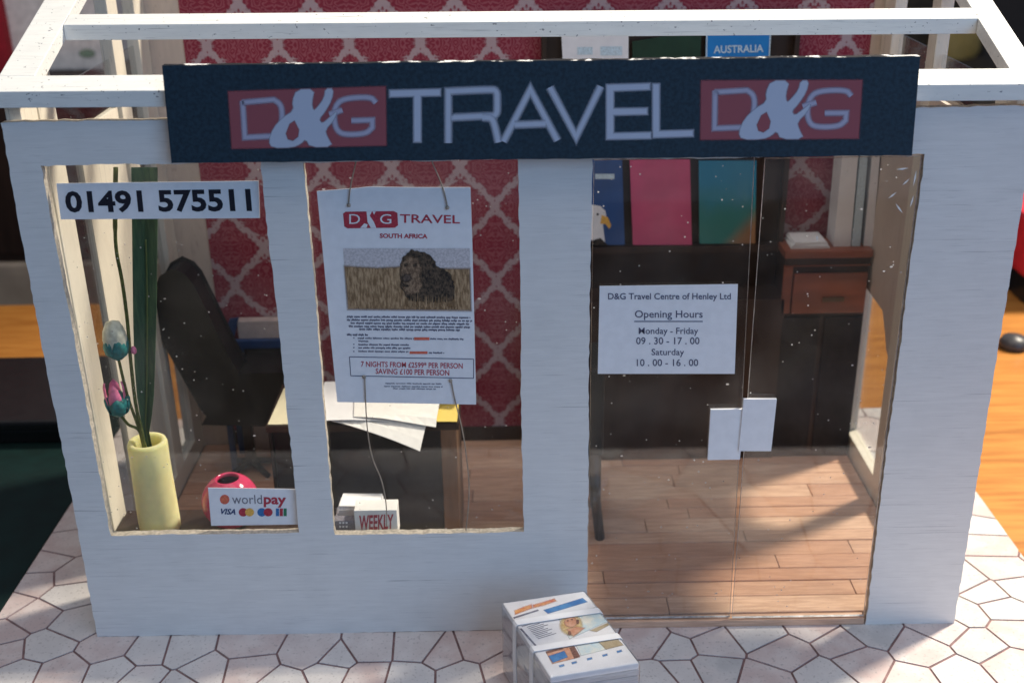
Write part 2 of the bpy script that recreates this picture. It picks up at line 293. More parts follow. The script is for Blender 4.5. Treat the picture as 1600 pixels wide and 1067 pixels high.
f = t.math('ADD', sz.outputs[2], t.math('MULTIPLY_ADD', n, 0.4, -0.2)); cc = t.mix(t.ramp(f, 0.25, 0.85), (0.03, 0.22, 0.20), (0.025, 0.25, 0.42))
sd = t.math('SUBTRACT', t.math('MULTIPLY', sz.outputs[0], 1.0), t.math('MULTIPLY', sz.outputs[2], 1.2)); t.col(t.mix(t.ramp(sd, 0.35, 0.75), cc, (0.30, 0.16, 0.08)))

# ------------------------------------------------------------------ the surface and what lies around
TZ = -0.13                                                            # table top
tb = thing('table', 'orange wooden table carrying the miniature shop', 'table', (10, 2, -75))
box('tabletop', -62, 78, -12.7, 32.5, TZ - 3, TZ, 'table_wood', tb, 0.4)
for x in (-57, 73):
    for y in (-8.5, 27.5): box('leg', x - 3, x + 3, y - 3, y + 3, -74.9, TZ - 3, 'table_wood', tb, 0.3)
fl = box('floor', -500, 500, -300, 900, -80, -75, 'floor_carpet'); fl['kind'] = 'structure'
cm = box('cutting_mat', -34, -4.06, -12.6, 18.0, TZ + 0.002, TZ + 0.09, 'cutting_mat', None, 0.03); tag(cm, 'dark green cutting mat lying left of the paving sheet', 'cutting mat')
# dark flat case at the far left of the table
tc_ = thing('dark_case', 'black flat case lying behind the dark green cutting mat', 'case', (-18, 18, TZ))
box('lid', -30, -4.9, 14.2, 21.6, TZ + 0.79, TZ + 1.3, 'black_plastic', tc_, 0.15); box('base', -29.8, -5.1, 14.4, 21.4, TZ + 0.092, TZ + 0.78, 'black_plastic', tc_, 0.1)
# ---- printed crazy paving sheet
MX0, MX1, MY0, MY1 = -3.98, 34.03, -12.5, 16.5
pv_ = thing('paving_sheet', 'pale crazy paving sheet under the miniature shop', 'paving', (15, 1, TZ))
box('backing', MX0, MX1, MY0, MY1, TZ, -0.035, 'paving_joint', pv_)
seeds = []
def c7(x, y): return (x / 2.963, 707 + y / 2.963)
def c8(x, y): return (530 + x / 2.963, 707 + y / 2.963)
def c9(x, y): return (1060 + x / 2.963, 707 + y / 2.963)
for fn, pts in ((c7, [(330, 300), (310, 420), (200, 510), (350, 560), (150, 600), (330, 650), (150, 760), (350, 790), (20, 700), (10, 840), (10, 930), (210, 890), (60, 1030), (280, 1020), (500, 900), (520, 1010), (690, 920), (640, 1050), (850, 910), (950, 1010), (830, 1090), (1140, 1000), (1150, 890), (1300, 1080), (1440, 920), (1560, 960), (1530, 1010)]),
                (c8, [(130, 910), (110, 1030), (330, 1040), (370, 900), (480, 930), (640, 900), (560, 1030), (760, 1000), (1440, 860), (1560, 900), (1500, 1050)]),
                (c9, [(60, 800), (150, 880), (150, 1000), (20, 1020), (360, 830), (490, 930), (620, 790), (760, 880), (660, 1040), (420, 1060), (850, 960), (880, 830), (1120, 920), (1110, 1050), (1280, 1030), (1400, 880), (1230, 800), (1320, 740), (1320, 590), (1440, 420), (1400, 340), (1510, 540), (1500, 720), (1420, 650), (1560, 980), (1560, 830), (1400, 250), (1590, 620)])):
    for p in pts: q = onZ(*fn(*p), 0); seeds.append((q.x, q.y))
tries = 0
while tries < 9000:
    tries += 1; x, y = random.uniform(MX0 - 1, MX1 + 1), random.uniform(MY0 - 1, MY1 + 1)
    if all((x - a) ** 2 + (y - b) ** 2 > 2.05 ** 2 for a, b in seeds): seeds.append((x, y))
def clip(poly, nx, ny, c):                                            # keep nx*x + ny*y <= c
    out = []
    for i in range(len(poly)):
        a, b = poly[i], poly[(i + 1) % len(poly)]; da, db = nx * a[0] + ny * a[1] - c, nx * b[0] + ny * b[1] - c
        if da <= 0: out.append(a)
        if da * db < 0: t_ = da / (da - db); out.append((a[0] + (b[0] - a[0]) * t_, a[1] + (b[1] - a[1]) * t_))
    return out
for i, (x, y) in enumerate(seeds):
    if 1.2 < x < 28.8 and 1.2 < y < 12.5: continue                    # covered by the shop
    poly = [(MX0, MY0), (MX1, MY0), (MX1, MY1), (MX0, MY1)]
    for j, (a, b) in enumerate(seeds):
        if j == i: continue
        dx, dy = a - x, b - y; L = math.hypot(dx, dy)
        if L > 8: continue
        poly = clip(poly, dx / L, dy / L, (dx * (x + a) / 2 + dy * (y + b) / 2) / L - 0.042)
        if len(poly) < 3: break
    if len(poly) < 3: continue
    prism('paving_stone', [(p[0], p[1], -0.036) for p in poly], (0, 0, 0.036), 'paving_stone', pv_)

# ------------------------------------------------------------------ the miniature shop
shop = thing('miniature_shop', 'white wooden miniature shop with glazed front and open roof frame', 'model shop', (15, 0, 0))
FT = 0.28                                                             # thickness of the front board
def rough_loop(pts, step=0.22, amp=0.018):
    out = []
    for i in range(len(pts)):
        a, b = Vector(pts[i]), Vector(pts[(i + 1) % len(pts)]); n_ = max(2, int((b - a).length / step)); d_ = (b - a).normalized(); nn = Vector((-d_.y, d_.x))
        low = [random.uniform(-1, 1) for _ in range(6)]
        for j in range(n_):
            t_ = j / n_; k_ = t_ * 5; l_ = low[int(k_)] * (1 - k_ % 1) + low[min(5, int(k_) + 1)] * (k_ % 1)
            o_ = 0 if j == 0 else random.uniform(-1, 1) * amp + l_ * amp * 1.6; out.append(a + (b - a) * t_ + nn * o_)
    return out
outer = [(0.02, 0.0), (17.1, 0.0), (17.1, 16.74), (26.78, 16.74), (26.86, 0.0), (29.98, 0.0), (29.86, 18.1), (0.12, 18.08)]
holes = [[(1.14, 4.14), (7.44, 4.16), (7.46, 16.84), (1.04, 16.82)], [(8.63, 4.04), (14.97, 4.04), (14.93, 16.78), (8.68, 16.78)]]
bm = bmesh.new(); edges = []
for lp in [outer] + holes:
    vs_ = [bm.verts.new(((p.x - 15) * S, 0, p.y * S)) for p in rough_loop(lp)]
    edges += [bm.edges.new((vs_[i], vs_[(i + 1) % len(vs_)])) for i in range(len(vs_))]
bmesh.ops.triangle_fill(bm, use_beauty=True, edges=edges)
r_ = bmesh.ops.extrude_face_region(bm, geom=bm.faces[:]); bmesh.ops.translate(bm, verts=[x for x in r_['geom'] if isinstance(x, bmesh.types.BMVert)], vec=(0, FT * S, 0))
bmesh.ops.recalc_face_normals(bm, faces=bm.faces)
me = bpy.data.meshes.new('front_wall'); bm.normal_update(); bm.to_mesh(me); bm.free(); me.materials.append(MATS['white_paint']); me.materials.append(MATS['raw_wood'])
for p in me.polygons: p.material_index = 0 if abs(p.normal.y) > 0.7 else 1
fw = bpy.data.objects.new('front_wall', me); C.objects.link(fw); fw.parent = shop; fw['_base'] = shop['_base']
# window panes, doors
def pane(name, pts, y, th, parent, glass='acrylic'):                                   # pts: (x, z) corners
    n_ = len(pts); v = [(p[0], y, p[1]) for p in pts] + [(p[0], y + th, p[1]) for p in pts]
    f = [tuple(range(n_)), tuple(range(2 * n_ - 1, n_ - 1, -1))] + [(i, (i + 1) % n_, n_ + (i + 1) % n_, n_ + i) for i in range(n_)]
    return newmesh(name, v, f, [glass, 'acrylic_edge'], parent, idx=[0, 0] + [1] * n_)
pane('window_pane', [(0.75, 3.8), (7.9, 3.8), (7.9, 17.2), (0.75, 17.2)], FT + 0.004, 0.09, shop)
pane('window_pane', [(8.2, 3.7), (15.4, 3.7), (15.4, 17.2), (8.2, 17.2)], FT + 0.004, 0.09, shop)
d1 = pane('door', [(17.14, 0.32), (22.14, 0.32), (22.02, 9), (21.86, 16.7), (17.16, 16.68)], 0.12, 0.10, shop, 'door_acrylic')
d2 = pane('door', [(22.20, 0.32), (26.80, 0.32), (26.74, 16.66), (22.16, 16.66), (22.18, 9)], 0.06, 0.10, shop, 'door_acrylic')
box('handle', 21.0, 22.06, 0.02, 0.118, 6.66, 8.50, 'paper', d1, 0.01); box('handle', 22.0, 23.06, -0.045, 0.056, 7.0, 8.88, 'paper', d2, 0.01, rot=((22.5, 0, 8), 'Y', 0.02))
for i, (x, z, L, a) in enumerate([(26.2, 16.3, 0.35, 0.1), (26.35, 15.9, 0.28, 0.8), (26.0, 15.5, 0.3, 0.7), (26.25, 15.1, 0.42, -0.9), (26.6, 16.0, 0.5, 1.5), (26.6, 15.3, 0.4, 1.4), (23.9, 14.2, 0.2, -1.3)]):
    ca, sa = math.cos(a), math.sin(a); prism('scratch', [(x - L / 2 * ca, 0.058, z - L / 2 * sa), (x + 0.03 * sa, 0.058, z - 0.035 * ca), (x + L / 2 * ca, 0.058, z + L / 2 * sa), (x - 0.02 * sa, 0.058, z + 0.02 * ca)], (0, -0.008, 0), 'paper_warm', d2)
# floor: base board and single planks
fb = box('floor_board', 0.3, 29.7, FT + 0.1, 13.7, 0.0, 0.2, 'dark_wood', shop)
box('threshold', 17.15, 26.82, 0.01, FT + 0.09, 0.002, 0.26, 'plank_wood', shop, 0.02)
y = FT + 0.12
while y < 13.3:
    wd = random.uniform(0.70, 0.98); x = 0.65 - random.uniform(0, 4)
    while x < 29.3:
        L = random.uniform(8, 15); a, b = max(x, 0.65), min(x + L, 29.35)
        if b - a > 0.3: box('plank', a + 0.015, b - 0.015, y + 0.018, min(y + wd, 13.35) - 0.018, 0.2, 0.30 + random.uniform(-0.012, 0.012), 'plank_wood', fb, 0.015, seg=1)
        x += L
    y += wd
# side walls, back wall
XL, XR, YB = 0.6, 29.4, 13.4
SL = math.tan(math.radians(20)); 
def roofz(x, y): return 18.42 + (y + 0.2) * SL - 0.0085 * (x - 15)    # underside of the roof frame
def post(name, x0, x1, y0, y1, z0, mat, parent, top=None, bevel=0.04):
    zs = [(x, y_, (roofz(x, y_) - 0.01) if top is None else top) for x, y_ in ((x0, y0), (x1, y0), (x1, y1), (x0, y1))]
    v = [(x0, y0, z0), (x1, y0, z0), (x1, y1, z0), (x0, y1, z0)] + zs
    return newmesh(name, v, boxg(0, 1, 0, 1, 0, 1)[1], mat, parent, bevel=bevel)
lw = newmesh('side_wall', *boxg(0.14, XL, FT + 0.1, 13.7, 0.22, 1.2), 'cream_paint', shop, bevel=0.04)
post('post', 0.12, XL - 0.02, 0.40, 1.6, 1.2, 'cream_paint', lw); post('post', 0.16, XL + 0.02, 1.62, 2.95, 1.2, 'cream_paint', lw); post('post', 0.14, XL, 9.1, 10.2, 1.2, 'cream_paint', lw); post('post', 0.14, XL, 12.1, 13.38, 1.2, 'cream_paint', lw)
poly = [(4.75, 1.22), (8.9, 1.22), (8.9, 16.6), (5.7, 16.6), (4.75, 15.6)]
prism('panel', [(0.24, a, b) for a, b in poly], (0.24, 0, 0), 'cream_paint', lw, bevel=0.03)
v, f = boxg(0.32, 0.40, 2.97, 12.05, 1.2, 18.3); newmesh('side_pane', v, f, 'acrylic', lw)
rw = newmesh('side_wall', *boxg(XR, 29.86, FT + 0.1, 13.7, 0.22, 1.2), 'cream_paint', shop, bevel=0.04)
post('post', XR, 29.88, 0.40, 1.9, 1.2, 'cream_paint', rw); post('post', XR, 29.86, 7.4, 8.2, 1.2, 'cream_paint', rw); post('post', XR, 29.86, 12.1, 13.38, 1.2, 'cream_paint', rw)
poly = [(12.05, 8.0), (9.6, 7.9), (9.0, 7.2), (8.6, 6.6), (8.25, 6.4), (8.25, 16.9), (12.05, 16.9)]
prism('blind', [(29.46, a, b) for a, b in poly], (0.16, 0, 0), 'beige_paint', rw)
prism('blind', [(29.46, a, b) for a, b in [(7.35, 11.4), (5.0, 10.6), (3.6, 8.0), (1.95, 6.4), (1.95, 16.9), (7.35, 16.9)]], (0.16, 0, 0), 'beige_paint', rw)  # unseen front blind, lower edge shaped to steer sun onto floor, off paving
v, f = boxg(29.68, 29.76, 1.95, 12.05, 1.2, 18.3); newmesh('side_pane', v, f, 'acrylic', rw)
bw = newmesh('back_wall', *boxg(0.14, 29.86, YB + 0.02, 13.7, 0.22, 20.9), 'beige_paint', shop)
box('wallpaper', 1.95, 29.0, YB - 0.03, YB + 0.018, 0.31, 20.8, 'wallpaper', bw)
box('skirting', 1.95, 29.0, YB - 0.12, YB - 0.034, 0.31, 1.0, 'dark_wood', bw, 0.02)
# roof frame
rf = shop
def beam(x0, x1, s0, s1, h=0.44, lift=0.0):
    c20, s20 = math.cos(math.radians(20)), math.sin(math.radians(20)); v = []
    for t_ in (0, 1):
        for x, s_ in ((x0, s0), (x1, s0), (x1, s1), (x0, s1)):
            v.append((x, -0.2 + s_ * c20 - (t_ * h) * s20 * 0.0, 18.42 + s_ * s20 - 0.0085 * (x - 15) + t_ * (h / c20) + lift))
    return newmesh('roof_beam', v, boxg(0, 1, 0, 1, 0, 1)[1], 'beam_paint', rf, bevel=0.025)
beam(0.06, 29.94, 0.0, 0.86)
for s_ in (3.82, 9.0): beam(1.10, 29.12, s_, s_ + 0.68)
beam(0.06, 29.94, 14.2, 14.9)
beam(0.06, 1.09, 0.863, 14.197); beam(29.13, 29.94, 0.863, 14.197)

# ------------------------------------------------------------------ signs on the front
sg = thing('fascia_sign', 'dark navy fascia sign reading D&G TRAVEL D&G above the windows', 'sign', (15.5, -0.4, 16.8))
SY = -0.50
cs = [onY(253, 103, SY), onY(1438, 88, SY), onY(1425, 243, SY), onY(268, 255, SY)]
n_ = 60; v = []; f = []; idx = []
for k_ in (0, 1):
    for i in range(n_ + 1):
        a = cs[0].lerp(cs[1], i / n_) + Vector((0, 0.26 * k_, random.uniform(-0.012, 0.012))); b = cs[3].lerp(cs[2], i / n_) + Vector((0, 0.26 * k_, random.uniform(-0.012, 0.012))); v += [a, b]
N2 = 2 * (n_ + 1)
for i in range(n_):
    a = 2 * i; f += [(a, a + 2, a + 3, a + 1), (N2 + a, N2 + a + 1, N2 + a + 3, N2 + a + 2), (a, N2 + a, N2 + a + 2, a + 2), (a + 1, a + 3, N2 + a + 3, N2 + a + 1)]; idx += [0, 0, 1, 1]
f += [(0, 1, N2 + 1, N2), (N2 - 2, 2 * N2 - 2, 2 * N2 - 1, N2 - 1)]; idx += [1, 1]
newmesh('board', v, f, ['sign_navy', 'sign_edge'], sg, idx=idx)
def ribbons(name, lines, wpx, Y, mat, parent, closed=False, soft=0.6):
    v, f, al = [], [], []
    for li, ln in enumerate(lines):
        P_ = [Vector(p) for p in ln]; n_ = len(P_); st = len(v)
        for i, p in enumerate(P_):
            a = P_[i - 1] if i else (P_[0] * 2 - P_[1]); b = P_[i + 1] if i < n_ - 1 else (P_[-1] * 2 - P_[-2])
            d1_, d2_ = (p - a).normalized(), (b - p).normalized(); t_ = (d1_ + d2_).normalized(); nn = Vector((-t_.y, t_.x)) / max(0.5, t_.dot(d1_))
            ext = -t_ * wpx * 0.12 if i == 0 else (t_ * wpx * 0.12 if i == n_ - 1 else Vector((0, 0)))
            for w_, al_ in ((-1, 0), (-1 + 2 * soft * 0.6, 1), (1 - 2 * soft * 0.6, 1), (1, 0)):
                q = p + ext + nn * (w_ * wpx / 2); v.append(onY(q.x, q.y, Y - 0.003 * li)); al.append(al_)
        for i in range(n_ - 1):
            for k_ in range(3): a = st + i * 4 + k_; f.append((a, a + 1, a + 5, a + 4))
    return soft_mesh(name, v, f, al, mat, parent)
def soft_mesh(name, v, f, al, mat, parent):
    o = newmesh(name, v, f, mat, parent); at = o.data.color_attributes.new('soft', 'FLOAT_COLOR', 'POINT')
    for i, a in enumerate(al): at.data[i].color = (a, a, a, 1)
    return o
def soft_poly(name, polys, Y, mat, parent, edge=3.0):
    v, f, al = [], [], []; pl_ = Y if callable(Y) else (lambda a_, b_: onY(a_, b_, Y))
    for poly in polys:
        n_ = len(poly); P_ = [Vector(p) for p in poly]; ar = sum(P_[i].x * P_[(i + 1) % n_].y - P_[(i + 1) % n_].x * P_[i].y for i in range(n_)); sgn = 1 if ar > 0 else -1; st = len(v)
        inn, out = [], []
        for i in range(n_):
            d1_, d2_ = (P_[i] - P_[i - 1]).normalized(), (P_[(i + 1) % n_] - P_[i]).normalized(); t_ = (d1_ + d2_).normalized(); nn = Vector((t_.y, -t_.x)) * sgn / max(0.5, t_.dot(d1_))
            out.append(P_[i] + nn * edge / 2); inn.append(P_[i] - nn * edge / 2)
        v += [pl_(q.x, q.y) for q in inn] + [pl_(q.x, q.y) for q in out]; al += [1] * n_ + [0] * n_
        f.append(tuple(range(st, st + n_))); f += [(st + i, st + (i + 1) % n_, st + n_ + (i + 1) % n_, st + n_ + i) for i in range(n_)]
    return soft_mesh(name, v, f, al, mat, parent)
def s2(x, y): return (530 + x / 2.963, y / 2.963)
def rounded(pts, n_=2, closed=False):                                 # corner cutting
    P_ = [Vector(p) for p in pts]
    for _ in range(n_):
        out = [] if closed else [P_[0]]
        for i in range(len(P_) if closed else len(P_) - 1):
            a, b = P_[i], P_[(i + 1) % len(P_)]; out += [a.lerp(b, 0.25), a.lerp(b, 0.75)]
        P_ = out if closed else out + [P_[-1]]
    return [tuple(p) for p in P_]
h = 17
polys = [[(232, 418), (470, 412), (470, 446), (380, 448), (380, 660), (344, 660), (344, 449), (232, 452)],
         [(1236, 392), (1440, 386), (1440, 418), (1272, 424), (1272, 502), (1428, 500), (1428, 532), (1272, 536), (1272, 616), (1445, 612), (1445, 644), (1236, 648)],
         [(1450, 388), (1484, 388), (1484, 606), (1640, 602), (1640, 634), (1450, 640)]]
for pl in polys: soft_poly('lettering', [[s2(*p) for p in pl]], SY - 0.012, 'sign_letter', sg, 4.5)
T = [[(505, 658), (505, 424)] + rounded([(505, 424), (690, 416), (730, 418), (732, 478), (730, 538), (680, 538), (524, 545)], 2)[1:], rounded([(668, 545), (708, 548), (722, 590), (736, 655)], 2), [(763, 652), (885, 416), (1008, 647)], [(818, 579), (950, 574)], [(978, 410), (1097, 635), (1208, 406)]]
for i, ln in enumerate(T): ribbons('lettering', [[s2(*p) for p in ln]], 16.0, SY - 0.012 - 0.003 * i, 'sign_letter', sg)
def logo(box4):
    tl, tr, br, bl = box4
    def M(x, y):                                                     # logo drawn on a 750 x 270 field
        a, b = (x - 105) / 748, (y - 374) / 270; t_ = Vector(tl).lerp(Vector(tr), a); q = Vector(bl).lerp(Vector(br), a); r = t_.lerp(q, b); return (r.x, r.y)
    soft_poly('logo_panel', [box4], SY - 0.006, 'sign_box', sg, 3.5)
    D = [(172, 428), (320, 420), (350, 440), (358, 480), (350, 545), (318, 588), (172, 592), (172, 425)]; D = [D[0]] + rounded(D[1:6], 2) + D[6:]
    G = [(802, 445), (780, 420), (650, 424), (612, 455), (602, 510), (612, 565), (645, 590), (755, 588), (785, 560), (786, 526), (690, 526)]; G = rounded(G[:9], 2) + G[9:]
    for i, ln in enumerate((D, G, [(585, 494), (640, 478)])): ribbons('lettering', [[M(*p) for p in ln]], 12.5, SY - 0.012 - 0.003 * i, 'sign_logo', sg)
    amp = [(430, 376), (516, 376), (500, 440), (506, 476), (524, 462), (558, 420), (566, 376), (606, 376), (596, 430), (560, 486), (532, 516), (546, 536), (580, 510), (622, 476), (606, 520), (560, 566), (568, 596), (596, 644), (484, 644), (464, 606), (440, 628), (400, 644), (300, 644), (284, 612), (310, 550), (360, 502), (412, 472), (406, 430)]
    soft_poly('lettering', [[M(*p) for p in rounded(amp, 1, True)]], SY - 0.026, 'sign_letter', sg, 3.0)
    soft_poly('lettering', [[M(*p) for p in ((370, 578), (390, 534), (414, 520), (434, 562), (428, 594), (402, 612), (378, 604))]], SY - 0.034, 'sign_box', sg, 2.5)
logo([(356, 143), (603, 135), (604, 228), (362, 233)]); logo([(1095, 126), (1348, 125), (1342, 217), (1094, 219)])

def card(name, label, cat, quad, Y, th, mat='paper', jag=0.0):
    pts = [onY(*p, Y) for p in quad]; c_ = sum(pts, Vector()) / 4; base = (c_.x, Y, min(p.z for p in pts)); o = thing(name, label, cat, base)
    prism('card', pts, (0, th, 0), mat, o); return o
GY = FT - 0.022                                                       # cards stuck on the panes
ph = card('phone_number_sign', 'white strip with black phone number in the left window', 'sign', [(88, 287), (404, 283), (406, 341), (95, 343)], GY, 0.024); PL = planeY(GY - 0.008)
text('lettering', '01491 575511', [(100, 299), (391, 295), (394, 331), (104, 333)], PL, 'ink_black', ph, 0.032)
pay = card('payment_sign', 'small white card payment sign in front of the round pink vase', 'sign', [(325, 762), (462, 764), (467, 819), (330, 821)], GY, 0.024)
text('lettering', 'world', [(362, 772), (409, 773), (410, 787), (363, 787)], PL, 'ink_grey', pay); text('lettering', 'pay', [(412, 776), (447, 777), (447, 793), (412, 792)], PL, 'ink_red', pay, 0.03)
ring = ell(351, 780, 7.5, 7.5); print_faces('logo_disc', [ring], PL, 'ink_coral', pay); print_faces('logo_ring', [ell(351, 780, 4.2, 4.2)], planeY(GY - 0.012), 'ink_orange', pay); print_faces('logo_ring', [ell(351, 780, 1.8, 1.8)], planeY(GY - 0.016), 'ink_coral', pay)
text('lettering', 'VISA', [(345, 794), (369, 795), (368, 804), (344, 803)], PL, 'ink_navy', pay, 0.03, 0.2)
for x, a, b in ((373, 'ink_red', 'ink_yellow'), (402, 'ink_blue', 'ink_red')):
    print_faces('card_logo', [ell(x + 7, 800, 7, 6.6)], PL, a, pay); print_faces('card_logo', [ell(x + 17, 800, 7, 6.4)], planeY(GY - 0.012), b, pay)
print_faces('card_logo', [rect(431, 794, 436, 806)], PL, 'ink_blue', pay); print_faces('card_logo', [rect(437, 794, 442, 806)], PL, 'ink_red', pay); print_faces('card_logo', [rect(443, 794, 448, 806)], PL, 'ink_green', pay)
oh = card('opening_hours_sign', 'white opening hours card on the left glass door', 'sign', [(937, 447), (1153, 444), (1148, 584), (934, 584)], 0.10, 0.008); PL = planeY(0.092)
for s_, x0, x1, y0, y1, b in (('D&G Travel Centre of Henley Ltd', 950, 1142, 458, 471, 0.012), ('Opening Hours', 992, 1098, 485, 500, 0.008), ('Monday - Friday', 998, 1091, 512, 525, 0.008), ('09 . 30 - 17 . 00', 994, 1093, 527, 538, 0.008), ('Saturday', 1018, 1069, 545, 558, 0.008), ('10 . 00 - 16 . 00', 995, 1091, 561, 572, 0.008)):
    text('lettering', s_, [(x0, y0), (x1, y0), (x1, y1), (x0, y1)], PL, 'ink_text', oh, b)
print_faces('underline', [rect(991, 501.5, 1098, 503)], PL, 'ink_text', oh)

# ---- poster hanging on wires in the middle window
PY = 0.16
po = thing('hanging_poster', 'white travel poster with a lion picture hung on wires in the middle window', 'poster', tuple(onY(636, 630, PY)))
ed = [(495, 299), (560, 294), (575, 292), (640, 293), (735, 293), (738, 380), (741, 500), (744, 632), (640, 630), (527, 628), (516, 520), (505, 400)]
prism('sheet', [onY(*p, PY) for p in ed], (0, 0.022, 0), 'paper', po); PL = planeY(PY - 0.008); PL2 = planeY(PY - 0.014); PL3 = planeY(PY - 0.020); PL4 = planeY(PY - 0.026)
lg = [(536, 334), (540, 331), (615, 330), (621, 333), (622, 352), (617, 356), (543, 357), (538, 354)]
print_faces('logo_panel', [lg], PL, 'ink_red', po)
def s5(x, y): return (490 + x / 5.926, 280 + y / 5.926)
print_faces('logo_gap', [[s5(*p) for p in pl] for pl in ([(490, 300), (540, 300), (520, 340), (560, 400), (580, 452), (530, 452), (500, 400)], [(430, 452), (470, 410), (500, 420), (490, 452)], [(545, 300), (575, 300), (560, 330)])], PL2, 'paper', po)
text('lettering', 'D', [s5(330, 325), s5(430, 325), s5(430, 415), s5(330, 415)], PL2, 'paper', po); text('lettering', 'G', [s5(615, 325), s5(720, 325), s5(720, 415), s5(615, 415)], PL2, 'paper', po)
text('lettering', 'TRAVEL', [s5(800, 325), s5(1355, 335), s5(1355, 412), s5(800, 405)], PL, 'ink_red', po, 0.012)
text('lettering', 'SOUTH AFRICA', [s5(612, 503), s5(1055, 508), s5(1055, 552), s5(612, 546)], PL, 'ink_red', po, 0.035)
print_faces('picture_sky', [[(536, 388), (734, 388), (737, 487), (542, 485)]], PL, 'sky_print', po)
soft_poly('picture_grass', [[(538, 416), (590, 419), (640, 416), (690, 420), (734, 420), (736, 485), (544, 483)]], PY - 0.014, 'soft_grass', po, 5)
mane = [(624, 424), (626, 410), (630, 400), (640, 395), (642, 390), (648, 393), (660, 393), (670, 398), (678, 406), (682, 416), (694, 421), (703, 428), (708, 440), (710, 455), (708, 470), (697, 472), (680, 472), (668, 474), (655, 470), (645, 472), (636, 466), (630, 455), (625, 446), (627, 436)]
rag = []
for i in range(len(mane)):
    a, b = Vector(mane[i]), Vector(mane[(i + 1) % len(mane)]); k_n = max(1, int((b - a).length / 3.2)); nn = Vector(((b - a).y, -(b - a).x)).normalized()
    for j in range(k_n): q = a + (b - a) * (j / k_n) + nn * random.uniform(-1.1, 1.6); rag.append((q.x, q.y))
soft_poly('picture_lion', [rag], PY - 0.020, 'soft_mane', po, 1.8)
soft_poly('picture_lion', [[(626, 424), (629, 409), (638, 401), (648, 402), (655, 409), (659, 420), (656, 432), (660, 446), (654, 458), (642, 461), (633, 455), (628, 444), (630, 434)]], PY - 0.026, 'soft_face', po, 5)
soft_poly('picture_lion', [[(628, 434), (633, 428), (641, 429), (643, 436), (638, 441), (631, 440)]], PY - 0.032, 'soft_muzzle', po, 4); soft_poly('picture_lion', [[(631, 413), (636, 411), (637, 415), (632, 417)], [(645, 413), (651, 412), (651, 416), (646, 417)], [(626, 441), (634, 445), (640, 446), (634, 449), (627, 446)]], PY - 0.038, 'soft_mane', po, 2)
soft_poly('picture_grass', [[(x_, 478 + random.uniform(0, 4)), (x_ + 1.2, random.uniform(456, 468)), (x_ + 2.6, 478 + random.uniform(0, 4))] for x_ in [632 + 3.1 * i + random.uniform(-1, 1) for i in range(26)]], PY - 0.044, 'soft_grass', po, 1.2)
def words(y0, y1, x0, x1, h, mat='ink_text'):
    out = []; x = x0
    while x < x1:
        b = min(x + random.uniform(4, 15), x1)
        while x < b:
            yy = y0 + (y1 - y0) * (x - x0) / max(1, x1 - x0); up_, dn = random.choice(((0.32, 0.32), (0.32, 0.32), (0.32, 0.32), (0.55, 0.32), (0.32, 0.52))); wd_ = random.uniform(0.8, 1.5)
            out.append(rect(x, yy - h * up_, x + wd_, yy + h * dn)); x += wd_ + 0.32
        x += 1.5
    return out
L_ = []
for y0, a, b in ((495, 542, 735), (500, 542, 737), (505, 548, 732), (510, 545, 734), (514.5, 561, 718)): L_ += words(y0, y0 + 1.5, a, b, 3.6)
L_ += words(523, 523.5, 542, 576, 3.8)
for y0, a, b in ((528.5, 559, 646), (529.5, 672, 723), (533, 560, 576), (538.5, 560, 640), (543.5, 560, 640), (549, 560, 638), (551, 670, 694)): L_ += words(y0, y0 + 0.6, a, b, 3.0)
for y0 in (528, 538, 543, 549): L_.append(rect(552, y0 - 0.9, 553.8, y0 + 0.9))
for y0, a, b in ((599, 602, 690), (603.5, 600, 691), (607, 614, 680)): L_ += words(y0, y0 + 0.8, a, b, 2.0)
print_faces('small_print', L_, PL, 'ink_text', po); print_faces('small_print', [rect(647, 527, 671, 531.5), rect(640, 549, 668, 553)], PL, 'ink_coral', po)
fr_ = [(546, 557.5), (740, 561), (740, 591), (548, 587)]
for i in range(4):
    a, b = Vector(fr_[i]), Vector(fr_[(i + 1) % 4]); d_ = (b - a).normalized(); nn = Vector((-d_.y, d_.x)) * 0.6; print_faces('frame_line', [[tuple(a + nn), tuple(b + nn), tuple(b - nn), tuple(a - nn)]], PL, 'ink_text', po)
text('lettering', '7 NIGHTS FROM £2599* PER PERSON', [(564, 564), (723, 567), (723, 576), (564, 573)], PL, 'ink_red', po, 0.014); text('lettering', 'SAVING £100 PER PERSON', [(587, 575.5), (702, 578), (702, 587), (587, 584)], PL, 'ink_red', po, 0.014)
for pts in ([(545, 322), (546, 305), (549, 285), (557, 250), (560, 236)], [(699, 322), (694, 300), (686, 278), (676, 255), (672, 236)], [(570, 588), (571, 620), (574, 670), (582, 715), (596, 750), (603, 785), (604, 822)], [(705, 594), (711, 625), (722, 670), (729, 715), (733, 760), (731, 800), (728, 828)]):
    tube('wire', smoothline([onY(*p, PY - 0.05) for p in pts]), 0.020, 'wire', po, n=6)
for p in ((545, 321), (699, 325), (569, 589), (704, 595)): q = onY(*p, PY - 0.04); lathe('eyelet', [(0.0, -0.05), (0.05, -0.04), (0.06, 0), (0.05, 0.05), (0, 0.06)], q, 'wire', po, n=8)

